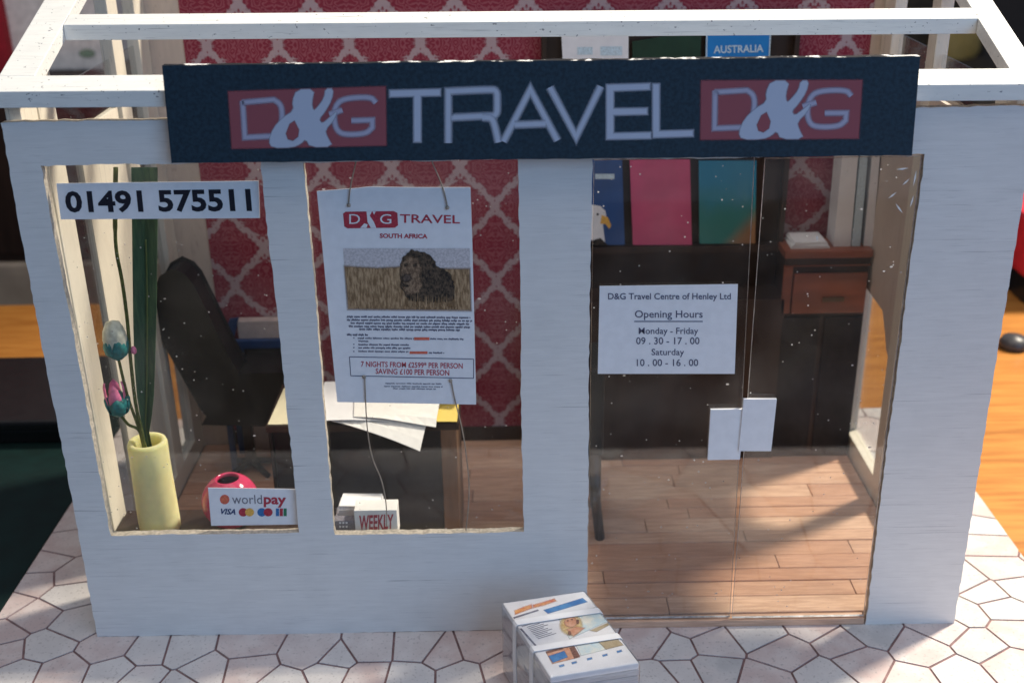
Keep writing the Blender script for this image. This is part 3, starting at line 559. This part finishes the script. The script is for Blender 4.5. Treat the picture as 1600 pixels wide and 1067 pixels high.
# ------------------------------------------------------------------ inside the shop: window display
FZ = 0.30
BZ = 3.42                                                             # top of the display bench
bn = thing('display_bench', 'dark low display bench behind the left window', 'bench', (5.8, 1.6, FZ))
box('top', 0.75, 10.4, 0.46, 2.75, BZ - 0.25, BZ, 'dark_wood', bn, 0.03)
for x in (0.95, 10.0): box('leg', x, x + 0.3, 0.6, 2.6, FZ, BZ - 0.25, 'dark_wood', bn, 0.02)
VC = Vector((2.28, 1.55, BZ))
va = lathe('flower_vase', [(0, 0), (0.60, 0.0), (0.69, 0.05), (0.70, 0.4), (0.68, 1.6), (0.66, 2.7), (0.66, 3.35), (0.62, 3.47), (0.52, 3.48), (0.44, 3.40), (0.42, 3.1), (0.40, 2.4), (0, 2.35)], VC, 'yellow_clay', None, tuple(VC), 32, 0.012)
tag(va, 'pale yellow clay cylinder vase behind the left window', 'vase')
stem_in = VC + Vector((-0.05, 0, 2.45))
lf = thing('long_leaf', 'long dark green leaf standing upright in the yellow vase', 'leaf', tuple(stem_in))
rows = [(262, 205, 246), (340, 206, 246), (420, 207, 245), (500, 208, 244), (570, 210, 242), (620, 214, 240), (650, 219, 237), (676, 224, 233)]
v, f = [], []
for y_, a, b in rows:
    for k_, (x_, off) in enumerate(((a, -0.08), ((a + b) / 2, 0.10), (b, -0.08))):
        p = onY(x_, y_, 1.70 + off); v.append(p)
p = VC + Vector((0.05, 0.15, 2.45)); v += [p + Vector((-0.06, 0, 0)), p, p + Vector((0.06, 0, 0))]
nr = len(rows) + 1; nv = len(v); v += [q + Vector((0, 0.035, 0)) for q in v[:nv]]
for i in range(nr - 1):
    for k_ in range(2): a = i * 3 + k_; f += [(a, a + 1, a + 4, a + 3), (nv + a, nv + a + 3, nv + a + 4, nv + a + 1)]
    a = i * 3; f += [(a, a + 3, nv + a + 3, nv + a), (a + 2, nv + a + 2, nv + a + 5, a + 5)]
f += [(0, nv, nv + 1, 1), (1, nv + 1, nv + 2, 2)]; a = (nr - 1) * 3; f += [(a, a + 1, nv + a + 1, nv + a), (a + 1, a + 2, nv + a + 2, nv + a + 1)]
newmesh('blade', v, f, 'leaf_green', lf)
tube('midrib', smoothline([onY(x_, y_, 1.74) for x_, y_ in ((228, 375), (230, 450), (230, 540), (229, 620), (228, 672))] + [p]), 0.028, 'leaf_vein', lf, n=6)
tw = thing('bare_stem', 'thin green twisted stem in the yellow vase left of the long leaf', 'stem', tuple(stem_in))
tube('stem', smoothline([onY(x_, y_, 1.45) for x_, y_ in ((181, 262), (180, 345), (182, 392), (191, 440), (199, 500), (204, 560), (212, 630), (222, 676))] + [stem_in + Vector((0.0, -0.05, 0))]), [0.075] * 8 + [0.06] * 41, 'stem_green', tw, n=7)
lathe('bud', [(0, -0.14), (0.09, -0.06), (0.10, 0.04), (0.05, 0.14), (0, 0.17)], onY(209, 548, 1.42), 'bud_pink', tw, n=10)
def petals(name, c_, r, h, n_, mat, parent, spread=0.9):
    for i in range(n_):
        q = 2 * math.pi * i / n_ + 0.3; d_ = Vector((math.cos(q), math.sin(q), 0)); tg = Vector((-d_.y, d_.x, 0)); v, f = [], []
        for k_, (rr, z, w_) in enumerate(((0.25, 0, 0.3), (0.85, 0.25, 0.75), (1.0, 0.55, 0.8), (spread, 0.85, 0.5), (spread * 0.9, 1.0, 0.06))):
            for sgn in (-1, 0, 1): v.append(c_ + d_ * (r * rr * (1 if sgn == 0 else 0.86)) + tg * (sgn * w_ * r * 0.75) + Vector((0, 0, h * z)))
        nv = len(v); v += [q_ - d_ * 0.025 for q_ in v[:nv]]
        for k_ in range(4):
            for j in range(2): a = k_ * 3 + j; f += [(a, a + 1, a + 4, a + 3), (nv + a, nv + a + 3, nv + a + 4, nv + a + 1)]
            a = k_ * 3; f += [(a, a + 3, nv + a + 3, nv + a), (a + 2, nv + a + 2, nv + a + 5, a + 5)]
        newmesh(name, v, f, mat, parent, smooth=True)
for nm, lab, px, py, tip in (('closed_flower', 'teal flower bud with pale tip in the yellow vase', 185, 560, 'bud_pale'), ('tulip', 'teal and pink tulip hanging lowest in the yellow vase', 187, 648, 'bud_pink')):
    o = thing(nm, lab, 'flower', tuple(stem_in)); b = onY(px, py, 1.25); up = 1.28 if tip == 'bud_pale' else 0.85
    if tip == 'bud_pale':
        lathe('bud', [(0.03, 0), (0.22, 0.10), (0.36, 0.40), (0.38, 0.72), (0.34, 1.0), (0.22, 1.26), (0.0, 1.34)], b, 'bud_pale', o, n=16, wob=0.04); petals('petal', b + Vector((0, 0, -0.03)), 0.40, 0.82, 5, 'bud_teal', o, 0.98)
    else:
        lathe('bud', [(0.03, 0), (0.24, 0.10), (0.36, 0.36), (0.34, 0.6), (0.2, 0.8), (0, 0.85)], b, 'bud_teal', o, n=16, wob=0.05); petals('petal', b + Vector((0, 0, -0.03)), 0.40, 0.72, 4, 'bud_teal', o, 1.05); petals('petal', b + Vector((-0.04, -0.02, 0.18)), 0.34, 1.02, 4, 'bud_pink', o, 1.0)
    mid = onY((px + 222) / 2 - 4, (py + 678) / 2, 1.35); tube('stem', smoothline([b + Vector((0, 0, 0.05)), mid, onY(219, 676, 1.5), stem_in + Vector((-0.06, -0.06, 0))]), 0.05, 'stem_green', o, n=7)
PC = Vector((4.78, 1.75, BZ)); pr_ = [(0.0, 0.02), (0.35, 0.0)]
for i in range(1, 12): q = -1.15 + i * 0.205; pr_.append((0.99 * math.cos(q), 0.95 + 0.99 * math.sin(q)))
pr_ += [(0.40, 1.86), (0.36, 1.80), (0.38, 1.7), (0.6, 1.45), (0.7, 0.9), (0.0, 0.5)]
pk = lathe('round_vase', pr_, PC, 'pink_glaze', None, tuple(PC), 36); tag(pk, 'glossy pink ball vase behind the payment sign', 'vase')
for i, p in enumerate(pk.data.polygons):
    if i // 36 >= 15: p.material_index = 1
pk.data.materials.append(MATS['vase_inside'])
# little magazine holders in the middle window
mg = thing('magazine_box', 'small white box with red lettering WEEKLY at the middle window sill', 'magazine box', tuple(onY(588, 834, 0.75) * 1.0))
a, b = onY(553, 800, 0.75), onY(622, 834, 0.75); zb = BZ
box('body', a.x, b.x, 0.75, 1.45, zb, onY(590, 797, 0.75).z, 'paper_warm', mg, 0.02); box('back', a.x + 0.02, b.x - 0.1, 1.46, 1.60, zb, onY(590, 783, 1.5).z, 'paper', mg, 0.01)
text('lettering', 'WEEKLY', [(561, 805), (615, 803), (615, 826), (561, 829)], planeY(0.742), 'ink_red', mg, 0.03); mg.location.z = zb * S
for ch in mg.children:
    ch.location.z += (Vector(mg['_base']).z - zb) * S
mp_ = thing('paper_stack', 'pale paper stack behind the small WEEKLY box', 'paper', (9.3, 2.2, BZ))
for i in range(5): box('sheet', 8.35 + 0.05 * i, 10.2 - 0.06 * i, 1.75, 2.6, BZ + 0.13 * i, BZ + 0.13 * i + 0.12, 'paper', mp_, rot=((9.3, 2.2, 0), 'Z', random.uniform(-0.06, 0.06)))
bk = thing('small_newspaper', 'dark speckled little newspaper left of the WEEKLY box', 'newspaper', (8.75, 1.0, BZ))
box('body', 8.40, 9.2, 0.85, 1.2, BZ, BZ + 0.62, 'ink_grey', bk, 0.02); print_faces('print', [rect(530 + 5 * (i % 3), 815 + 6 * (i // 3), 533 + 5 * (i % 3), 818 + 6 * (i // 3)) for i in range(6)], planeY(0.84), 'paper', bk)

# ------------------------------------------------------------------ desk, papers, chairs
DZ = 6.0; DY = 4.15
dk = thing('desk', 'dark desk covered with papers behind the middle window', 'desk', (9.2, 6, FZ))
box('top', 5.7, 12.70, DY, 7.7, DZ - 0.28, DZ, 'dark_wood', dk, 0.03); box('front_panel', 5.9, 12.0, DY + 0.2, DY + 0.4, FZ, DZ - 0.28, 'black_card', dk)
box('side_panel', 12.02, 12.6, DY + 0.08, 7.6, FZ, DZ - 0.28, 'desk_wood', dk, 0.03); box('side_panel', 5.75, 5.89, DY + 0.08, 7.6, FZ, DZ - 0.28, 'black_card', dk, 0.03)
def sheet(name, label, corners, z, mat, sag=(0, 0, 0, 0), th=0.03, n_=8, group=None):
    """paper: corners (x, y) TL TR BR BL; it droops where it hangs over the desk's front edge"""
    cs_ = [Vector((*c_, 0)) for c_ in corners]; v, f = [], []
    for i in range(n_ + 1):
        for j in range(n_ + 1):
            a, b = i / n_, j / n_; p = cs_[0].lerp(cs_[1], a).lerp(cs_[3].lerp(cs_[2], a), b)
            over = max(0, (DY - 0.01) - p.y); over2 = max(0, p.x - 12.72)
            zz = z + 0.02 * math.sin(a * 5 + z * 9) * b - 0.42 * over - 0.10 * over * over - 0.3 * over2 + sag[0] * a * a * b * b + sag[1] * (1 - a) ** 2 * (1 - b) ** 2 + sag[2] * a * a * (1 - b) ** 2
            v.append(Vector((p.x, p.y, zz)))
    N = n_ + 1; nv = len(v); v += [q + Vector((0, 0, th)) for q in v[:nv]]
    for i in range(n_):
        for j in range(n_): a = i * N + j; f += [(a, a + 1, a + N + 1, a + N), (nv + a, nv + a + N, nv + a + N + 1, nv + a + 1)]
    rim = [i for i in range(N)] + [i * N + n_ for i in range(1, N)] + [n_ * N + j for j in range(n_ - 1, -1, -1)] + [i * N for i in range(n_ - 1, 0, -1)]
    for q in range(len(rim)): a, b = rim[q], rim[(q + 1) % len(rim)]; f.append((a, b, nv + b, nv + a))
    o = newmesh(name, v, f, mat, None, ((cs_[0].x + cs_[2].x) / 2, (cs_[0].y + cs_[2].y) / 2, z), smooth=False); return tag(o, label, 'paper', group)
z0 = DZ + 0.03
sheet('desk_blotter', 'cream sheet on the left corner of the desk', [(5.85, 7.2), (8.0, 7.2), (7.9, 4.2), (5.78, 4.22)], z0, 'cream_paper')
sheet('yellow_sheet', 'yellow sheet under the white papers at the desk corner', [(10.2, 6.6), (12.66, 6.4), (12.64, 4.16), (10.0, 4.2)], z0, 'yellow_paper')
sheet('loose_paper', 'white sheet drooping furthest over the front edge of the desk', [(8.3, 7.0), (11.9, 5.9), (11.35, 3.0), (8.1, 4.25)], z0 + 0.09, 'paper_warm', th=0.02)
sheet('loose_paper', 'white sheet lying flat left of the drooping one on the desk', [(7.4, 7.4), (9.9, 7.4), (10.2, 4.1), (7.5, 4.18)], z0 + 0.15, 'paper', th=0.02)
sheet('loose_paper', 'topmost white sheet with its front corner past the desk edge', [(8.6, 7.3), (12.0, 6.5), (11.9, 3.75), (8.9, 4.3)], z0 + 0.22, 'paper_warm', th=0.02)
sheet('curled_paper', 'pinkish white paper sticking out right behind the poster', [(10.6, 7.6), (13.0, 7.0), (13.15, 5.5), (10.8, 5.4)], z0 + 0.30, 'paper', (0.75, 0.0, 1.1), 0.02)

def ypoly(pts, Y): return [onY(*p, Y) for p in pts]
ch = thing('office_chair', 'black high backed office chair leaning left behind the left window', 'chair', (3.6, 10.6, FZ)); CY = 9.6
prism('backrest', ypoly([(246, 450), (254, 434), (270, 425), (286, 432), (298, 446), (352, 555), (368, 584), (388, 640), (330, 652), (318, 640), (250, 520), (244, 500)], CY), (0, 1.5, 0), 'black_vinyl', ch, bevel=0.12)
prism('seat', ypoly([(366, 588), (440, 586), (444, 600), (436, 648), (414, 662), (322, 660), (330, 646), (380, 640)], CY + 0.1), (0, 2.5, 0), 'black_vinyl', ch, bevel=0.12)
a = onY(385, 655, CY + 1.3); box('pedestal', a.x - 0.2, a.x + 0.2, CY + 1.1, CY + 1.5, FZ + 0.4, a.z, 'black_plastic', ch, 0.05)
for i in range(4):
    q = math.pi / 4 + i * math.pi / 2; tube('foot', [(a.x, CY + 1.3, FZ + 0.5), (a.x + 1.2 * math.cos(q), CY + 1.3 + 1.0 * math.sin(q), FZ + 0.14)], [0.16, 0.12], 'black_plastic', ch)
bc = thing('blue_chair', 'dark blue slatted chair against the back wall beside the black chair', 'chair', (5.2, 12.6, FZ)); BY = 12.45
for x in (onY(360, 560, BY).x, onY(388, 560, BY).x, onY(408, 560, BY).x, onY(432, 560, BY).x): box('slat', x - 0.16, x + 0.16, BY, BY + 0.18, 3.4, onY(400, 538, BY).z, 'blue_paint', bc, 0.03)
x0_, x1_ = onY(352, 535, BY).x, onY(440, 535, BY).x; zt = onY(400, 540, BY).z
box('top_rail', x0_, x1_, BY - 0.03, BY + 0.24, zt - 0.30, zt + 0.25, 'blue_paint', bc, 0.04); box('seat', x0_, x1_, BY - 1.6, BY + 0.2, 3.1, 3.4, 'blue_paint', bc, 0.04)
prism('upright', [onY(*p, BY + 0.3) for p in ((344, 545), (358, 500), (372, 498), (362, 545))], (0, 0.2, 0), 'blue_paint', bc)
for x in (x0_ + 0.15, x1_ - 0.15):
    for y_ in (BY - 1.45, BY + 0.05): box('leg', x - 0.13, x + 0.13, y_ - 0.1, y_ + 0.12, FZ, 3.1, 'blue_paint', bc, 0.02)
pb = box('storage_box', onY(372, 515, 12.9).x, onY(470, 515, 12.9).x, 12.8, 13.27, FZ, onY(400, 500, 12.9).z, 'pale_box', None, 0.05); tag(pb, 'pale pinkish box against the wallpaper behind the blue chair', 'box')
vc = thing('visitor_chair', 'black chair with slim leg partly hidden behind the post left of the doors', 'chair', (16.7, 6.2, FZ)); VY = 5.1
xb = onY(944, 640, VY).x; zs_ = onY(944, 714, VY).z
box('backrest', xb - 0.55, xb, VY, VY + 2.6, zs_, zs_ + 3.6, 'black_vinyl', vc, 0.1); box('seat', xb - 2.7, xb - 0.56, VY, VY + 2.6, zs_ - 0.1, zs_ + 0.35, 'black_vinyl', vc, 0.1)
for yy in (VY + 0.1, VY + 2.5):
    tube('leg', [(xb - 0.33, yy, zs_ + 0.1), (xb - 0.25, yy, 2.0), (xb - 0.06, yy, FZ)], [0.26, 0.2, 0.19], 'black_plastic', vc); tube('leg', [(xb - 2.4, yy, zs_), (xb - 2.5, yy, FZ)], [0.17, 0.14], 'black_plastic', vc)

# ------------------------------------------------------------------ brochure rack, cabinet, folders
RY = 12.6
rk = thing('brochure_rack', 'dark brown brochure rack on the back wall behind the left door', 'rack', (20.7, 13, FZ)); RX0, RX1 = 16.0, 26.0
box('back_board', RX0, RX1, RY + 0.35, YB - 0.13, FZ, 19.1, 'dark_wood', rk, 0.03); 
zr = [onY(1030, 384, RY).z, onY(1030, 190, RY).z]
for z in zr: box('ledge', RX0, RX1, RY - 0.12, RY + 0.34, z - 0.3, z - 0.01, 'dark_wood', rk, 0.02)
box('base_cabinet', RX0, RX1, RY - 1.3, RY + 0.33, FZ, onY(1030, 470, RY - 1.3).z, 'dark_wood', rk, 0.04)
for x in (RX0, RX1 - 0.2): box('side', x, x + 0.2, RY - 0.1, RY + 0.34, zr[0] , 19.0, 'dark_wood', rk, 0.02)
def brochure(label, quad, mat, top=None):
    pts = [onY(*p, RY) for p in quad]; zb_ = min(p.z for p in pts); o = thing('brochure', label, 'brochure', ((pts[0].x + pts[1].x) / 2, RY, zb_), 'brochures in the rack'); prism('cover', pts, (0, 0.10, 0), mat, o); return o
def low(z): return z
zq = zr[1]
b1 = brochure('pink brochure in the lower row of the rack', [(984, 250), (1078, 250), (1081, 383), (989, 383)], 'brochure_pink')
b2 = brochure('blue brochure with a white headed eagle, leftmost in the lower rack row', [(880, 250), (972, 250), (976, 383), (890, 383)], 'brochure_blue'); PB = planeY(RY - 0.01); PB2 = planeY(RY - 0.02); PB3 = planeY(RY - 0.03)
print_faces('eagle_head', [[(905, 383), (908, 345), (915, 325), (925, 320), (938, 322), (946, 330), (948, 342), (942, 352), (946, 383)]], PB, 'paper', b2); print_faces('eagle_beak', [[(940, 336), (950, 340), (955, 352), (952, 358), (946, 350), (938, 350)]], PB2, 'ink_yellow', b2); print_faces('eagle_body', [[(900, 383), (912, 370), (925, 376), (938, 372), (950, 383)]], PB2, 'lion_dark', b2); print_faces('eagle_eye', [ell(934, 335, 2, 2, 8)], PB3, 'lion_dark', b2)
print_faces('heading', [rect(930, 272, 960, 280)], PB, 'ink_pale_blue', b2)
b3 = brochure('blue green coast brochure, rightmost in the lower rack row', [(1092, 252), (1182, 252), (1180, 381), (1093, 381)], 'coast_print')
b4 = brochure('white brochure in the upper row of the rack', [(876, 30), (982, 28), (982, 188), (884, 188)], 'paper'); print_faces('small_print', [rect(892 + 11 * i, 49, 900 + 11 * i, 53) for i in range(8)], PB, 'ink_grey', b4); print_faces('picture', [rect(902, 74, 926, 86), rect(938, 73, 972, 87)], PB, 'ink_pale_blue', b4)
b5 = brochure('dark green brochure in the upper row of the rack', [(988, 66), (1096, 48), (1090, 188), (990, 188)], 'brochure_green')
b6 = brochure('bright blue AUSTRALIA brochure in the upper row of the rack', [(1104, 30), (1206, 28), (1198, 188), (1101, 188)], 'australia_blue'); text('lettering', 'AUSTRALIA', [(1115, 72), (1193, 70), (1193, 82), (1115, 84)], PB, 'ink_pale_blue', b6, 0.02)
print_faces('border', [[(1104, 30), (1106, 30), (1103, 188), (1101, 188)], [(1204, 28), (1206, 28), (1198, 188), (1196, 188)]], PB, 'ink_pale_blue', b6)
KY = 11.3
kb = thing('drawer_cabinet', 'reddish brown drawer cabinet behind the right glass door', 'cabinet', (27.3, 12, FZ)); kx0, kx1 = onY(1226, 400, KY).x, onY(1364, 400, KY).x; kz = onY(1290, 392, KY).z
box('body', kx0 + 0.08, kx1 - 0.08, KY + 0.1, 13.1, FZ, kz - 0.4, 'dark_wood', kb); box('top', kx0, kx1, KY - 0.05, 13.15, kz - 0.32, kz, 'red_wood', kb, 0.06); box('moulding', kx0 + 0.06, kx1 - 0.06, KY + 0.02, KY + 0.12, kz - 0.62, kz - 0.33, 'dark_wood', kb, 0.02)
zd0, zd1 = onY(1290, 489, KY).z, onY(1290, 412, KY).z
box('rail', kx0 + 0.02, kx1 - 0.02, KY, KY + 0.11, zd1 - 0.12, kz - 0.63, 'red_wood', kb, 0.03)
dr = box('drawer', kx0 + 0.45, kx1 - 0.12, KY - 0.06, KY + 0.09, zd0, zd1 - 0.42, 'red_wood', kb, 0.05); box('stile', kx0 + 0.02, kx0 + 0.40, KY, KY + 0.1, zd0, zd1 - 0.13, 'red_wood', kb, 0.02)
a = onY(1302, 468, KY - 0.1); box('handle', a.x - 0.45, a.x + 0.45, KY - 0.14, KY - 0.062, a.z - 0.1, a.z + 0.1, 'brass', dr, 0.03)
for i in range(2): box('door', kx0 + 0.1 + i * (kx1 - kx0) / 2, kx0 + (i + 1) * (kx1 - kx0) / 2 - 0.1, KY, KY + 0.09, FZ + 0.3, zd0 - 0.2, 'black_card', kb, 0.04)
for i, (xa, xb_, ya, lab) in enumerate(((1303, 1328, 250, 'left white folder standing on the drawer cabinet'), (1331, 1343, 250, 'narrow grey white folder in the middle on the drawer cabinet'), (1350, 1362, 252, 'right white folder standing on the drawer cabinet'))):
    YY = KY + 0.5; tp = [onY(xa + 18, 200, YY), onY(xb_ + 16, 200, YY), onY(xb_, 386, YY), onY(xa, 386, YY)]; dz = kz - tp[2].z
    tp[2].z = kz; tp[3].z = kz; o = prism('folder', tp, (0, 1.1, 0), 'paper' if i != 1 else 'ink_pale_blue', None, ((tp[2].x + tp[3].x) / 2, YY, kz), bevel=0.02); tag(o, lab, 'folder', 'folders on the cabinet')
ps = thing('cabinet_papers', 'low grey paper pile on the left of the drawer cabinet', 'paper', (26.5, 12, kz))
for i in range(4): box('sheet', onY(1236, 380, KY + 0.4).x + 0.04 * i, onY(1296, 380, KY + 0.4).x - 0.05 * i, KY + 0.3, KY + 1.6, kz + 0.07 * i, kz + 0.07 * i + 0.065, 'paper', ps, rot=((26.5, 12, 0), 'Z', random.uniform(-0.05, 0.05)))

# ------------------------------------------------------------------ strapped magazine bundle in front
H = 2.8
def cb_(x, y): return onZ(770 + x / 6.667, 910 + y / 6.667, H)
tl, tr, br, bl = cb_(85, 215), cb_(965, 82), cb_(1510, 840), cb_(615, 980)
ctr = (tl + tr + br + bl) / 4; ex = ((tr - tl) + (br - bl)).normalized(); ey = ((tl - bl) + (tr - br)).normalized(); wx = ((tr - tl).length + (br - bl).length) / 4; ly = ((tl - bl).length + (tr - br).length) / 4
bd = thing('magazine_bundle', 'strapped bundle of magazines in clear film on the paving before the shop', 'magazines', (ctr.x, ctr.y, 0))
def obox(name, a0, a1, b0, b1, z0_, z1_, mat, parent, bevel=0.0, jit=0.0, smooth=False):
    v, f = boxg(a0, a1, b0, b1, z0_, z1_); c_ = Vector((ctr.x, ctr.y, 0)); ja, jb, jr = random.uniform(-jit, jit), random.uniform(-jit, jit), random.uniform(-jit, jit) * 0.3
    v = [c_ + ex * (p[0] + ja - jr * p[1]) + ey * (p[1] + jb + jr * p[0]) + Vector((0, 0, p[2])) for p in v]; return newmesh(name, v, f, mat, parent, bevel=bevel, smooth=smooth)
nm_ = 12
for i in range(nm_):
    z_a, z_b = H * i / nm_ + 0.006, H * (i + 1) / nm_ - 0.004; top = obox('magazine', -wx, wx, -ly, ly, z_a, z_b if i < nm_ - 1 else H, ['paper', 'page_edge'][i < nm_ - 1], bd, 0.05, 0.05 if i < nm_ - 1 else 0)
def pc(x, y): q = cb_(x, y); q.z = H + 0.006; return q
def pc2(x, y): q = cb_(x, y); q.z = H + 0.011; return q
def pc3(x, y): q = cb_(x, y); q.z = H + 0.016; return q
soft_poly('cover_title', [[(228, 292), (330, 250), (400, 228), (415, 262), (340, 290), (235, 330)], [(418, 232), (520, 205), (640, 168), (660, 190), (530, 235), (424, 260)]], pc, 'soft_title', top, 22)
soft_poly('cover_bar', [[(530, 285), (935, 160), (985, 200), (575, 322)]], pc, 'soft_blue', top, 12); soft_poly('cover_rule', [[(215, 360), (470, 280), (478, 292), (222, 374)]], pc, 'soft_text', top, 8)
soft_poly('cover_photo', [[(690, 380), (1060, 262), (1195, 405), (800, 585)]], pc, 'soft_pale', top, 14); soft_poly('cover_photo', [[(1010, 500), (1150, 440), (1195, 420), (1215, 440), (1080, 512)]], pc2, 'soft_tan', top, 14)
soft_poly('cover_portrait', [ell(815, 440, 112, 104)], pc2, 'soft_hair', top, 40); soft_poly('cover_portrait', [ell(812, 412, 66, 54, 20)], pc3, 'soft_skin', top, 26); soft_poly('cover_portrait', [[(770, 490), (860, 462), (955, 474), (840, 560)]], pc3, 'soft_skin', top, 24)
def pc4(x, y): q = cb_(x, y); q.z = H + 0.021; return q
soft_poly('cover_portrait', [ell(885, 410, 14, 24, 12), ell(800, 530, 14, 22, 12), ell(780, 400, 10, 5, 10), ell(825, 388, 10, 5, 10)], pc4, 'soft_dark', top, 10)
L_ = []
for i in range(9): x, y_ = 355 + 14 * i, 462 + 15 * i; L_.append([(x, y_), (x + 130 + 30 * (i % 3), y_ - 42 - 8 * (i % 3)), (x + 134 + 30 * (i % 3), y_ - 37 - 8 * (i % 3)), (x + 4, y_ + 5)])
L_ += [[(280, 478), (300, 476), (480, 680), (465, 690)], [(300, 455), (560, 372), (563, 377), (303, 460)]]
soft_poly('cover_text', L_, pc, 'soft_text', top, 4)
soft_poly('cover_picture', [[(555, 725), (725, 680), (840, 660), (905, 775), (620, 845)]], pc, 'soft_skin', top, 14); soft_poly('cover_picture', [[(580, 765), (745, 712), (780, 775), (625, 835)]], pc2, 'soft_blue', top, 12); soft_poly('cover_picture', [[(555, 718), (715, 676), (735, 690), (560, 736)], [(800, 680), (850, 665), (910, 766), (850, 790)]], pc2, 'soft_dark', top, 12)
soft_poly('cover_photo', [[(870, 660), (1090, 605), (1180, 695), (920, 760)]], pc, 'soft_pale', top, 14); soft_poly('cover_photo', [[(1090, 605), (1260, 550), (1360, 650), (1180, 695)]], pc2, 'soft_tan', top, 14)
soft_poly('cover_icon', [[(x, y_), (x + 50, y_ - 13), (x + 55, y_ + 4), (x + 8, y_ + 18)] for x, y_ in ((690, 862), (820, 830), (980, 790), (1140, 752), (1290, 712))], pc, 'soft_blue', top, 12)
obox('film', -wx - 0.05, wx + 0.05, -ly - 0.05, ly + 0.05, 0.004, H + 0.035, 'film', bd, 0.13)
for fr in (0.30, 0.655):
    yy = ly - 2 * ly * fr; hw = 0.13; X_, Zt = wx + 0.055, H + 0.04; v = []; f = []
    ring = [(-X_, 0.0), (-X_ - 0.02, 1.4), (-X_, Zt - 0.05), (-X_ + 0.06, Zt + 0.01), (0, Zt + 0.02), (X_ - 0.06, Zt + 0.01), (X_, Zt - 0.05), (X_ + 0.02, 1.4), (X_, 0.0)]
    for a, z_ in ring:
        inn = (a * (1 - 0.03 / max(abs(a), 0.5)), z_ - (0.02 if z_ > H else 0))
        for b in (-hw, hw): v.append(Vector((ctr.x, ctr.y, 0)) + ex * a + ey * (yy + b) + Vector((0, 0, z_)))
        for b in (hw, -hw): v.append(Vector((ctr.x, ctr.y, 0)) + ex * inn[0] + ey * (yy + b) + Vector((0, 0, inn[1])))
    for i in range(len(ring) - 1):
        for k_ in range(4): f.append((i * 4 + k_, i * 4 + (k_ + 1) % 4, i * 4 + 4 + (k_ + 1) % 4, i * 4 + 4 + k_))
    f += [(0, 1, 2, 3), tuple(range(len(v) - 4, len(v)))]; newmesh('strap', v, f, 'strap_white', bd)

# ------------------------------------------------------------------ blurred things around
FLZ = -75
QY = 46.0
a = onY(-90, 300, QY); b = onY(235, 300, QY); zt = onY(10, 125, QY).z
sb = thing('dark_sideboard', 'blurred dark sideboard with a pale band behind the left end of the table', 'sideboard', ((a.x + b.x) / 2, QY + 9, FLZ))
box('body', a.x - 12, b.x, QY, QY + 18, FLZ, zt, 'dark_wood', sb, 0.4); box('pale_band', a.x - 12.2, b.x + 0.2, QY - 0.8, QY - 0.01, onY(10, 500, QY).z, onY(10, 408, QY).z, 'rug_beige', sb, 0.2)
for i in range(2): box('door', a.x - 10 + i * (b.x - a.x + 12) / 2, a.x - 12 + (i + 1) * (b.x - a.x + 12) / 2, QY - 0.5, QY - 0.01, onY(10, 395, QY).z, zt - 1, 'dark_wood', sb, 0.15)
a = onY(14, 60, QY + 3); b = onY(168, 60, QY + 3)
pc_ = thing('pale_carton', 'blurred pale carton standing on the dark sideboard behind the roof corner', 'carton', ((a.x + b.x) / 2, QY + 8, zt)); box('body', a.x, b.x, QY + 3, QY + 13, zt, zt + 14, 'wall_white', pc_, 0.2); box('lid', a.x - 0.2, b.x + 0.2, QY + 2.8, QY + 13.2, zt + 14.01, zt + 16.5, 'wall_white', pc_, 0.2)
soft_poly('green_mark', [ell(136, 84, 12, 6)], QY + 2.97, 'soft_green', pc_, 6)
a = onY(12, 50, QY + 2); rb = thing('red_carton', 'dark red box on the dark sideboard at the upper left corner', 'box', (a.x - 6, QY + 6, zt)); box('body', a.x - 12, a.x - 0.3, QY + 2, QY + 10, zt, zt + 11, 'curtain_red', rb, 0.3); box('lid', a.x - 12.2, a.x - 0.1, QY + 1.8, QY + 10.2, zt + 11.01, zt + 13, 'curtain_red', rb, 0.2)
a = onY(1452, 80, 150); b = onY(1640, 80, 150); z_ = onY(1500, 30, 150).z
sf = thing('brown_armchair', 'blurred dark brown armchair far behind the right end of the roof', 'armchair', ((a.x + b.x) / 2, 165, FLZ))
box('back', a.x, b.x, 172, 190, FLZ, z_ + 25, 'wicker', sf, 4, seg=4); box('seat', a.x, b.x, 140, 171.5, FLZ, onY(1500, 120, 150).z, 'wicker', sf, 4, seg=4)
for px_, py_, r, mt, nm in ((1482, 84, 3.4, 'fruit_yellow', 'yellow'), (1504, 62, 3.0, 'fruit_yellow', 'small yellow'), (1497, 108, 2.6, 'toy_red', 'red')):
    q = onY(px_, py_, 168); o = lathe('cushion', [(0, -1.5 * r), (0.6 * r, -1.3 * r), (r, -0.6 * r), (r, 0.6 * r), (0.6 * r, 1.3 * r), (0, 1.5 * r)], (q.x, 168, q.z), mt, sf, n=14)
rt = thing('red_box', 'red box with dark base at the far right of the table', 'box', (48, 30, TZ)); a = onZ(1590, 455, TZ)
box('base', a.x - 0.5, a.x + 12, a.y - 2, a.y + 4, TZ, TZ + 1.6, 'black_plastic', rt, 0.1); box('lid', a.x - 0.8, a.x + 12.4, a.y - 2.2, a.y + 4.2, TZ + 1.62, TZ + 5.2, 'toy_red', rt, 0.3)
a = onZ(1577, 543, TZ); gp = thing('grey_knob', 'small dark grey knob lying on the bare wood right of the shop', 'knob', (a.x, a.y, TZ)); lathe('cap', [(0, 0), (0.75, 0), (0.8, 0.3), (0.6, 0.62), (0, 0.7)], (a.x + 0.2, a.y, TZ), 'grey_plastic', gp, n=18)
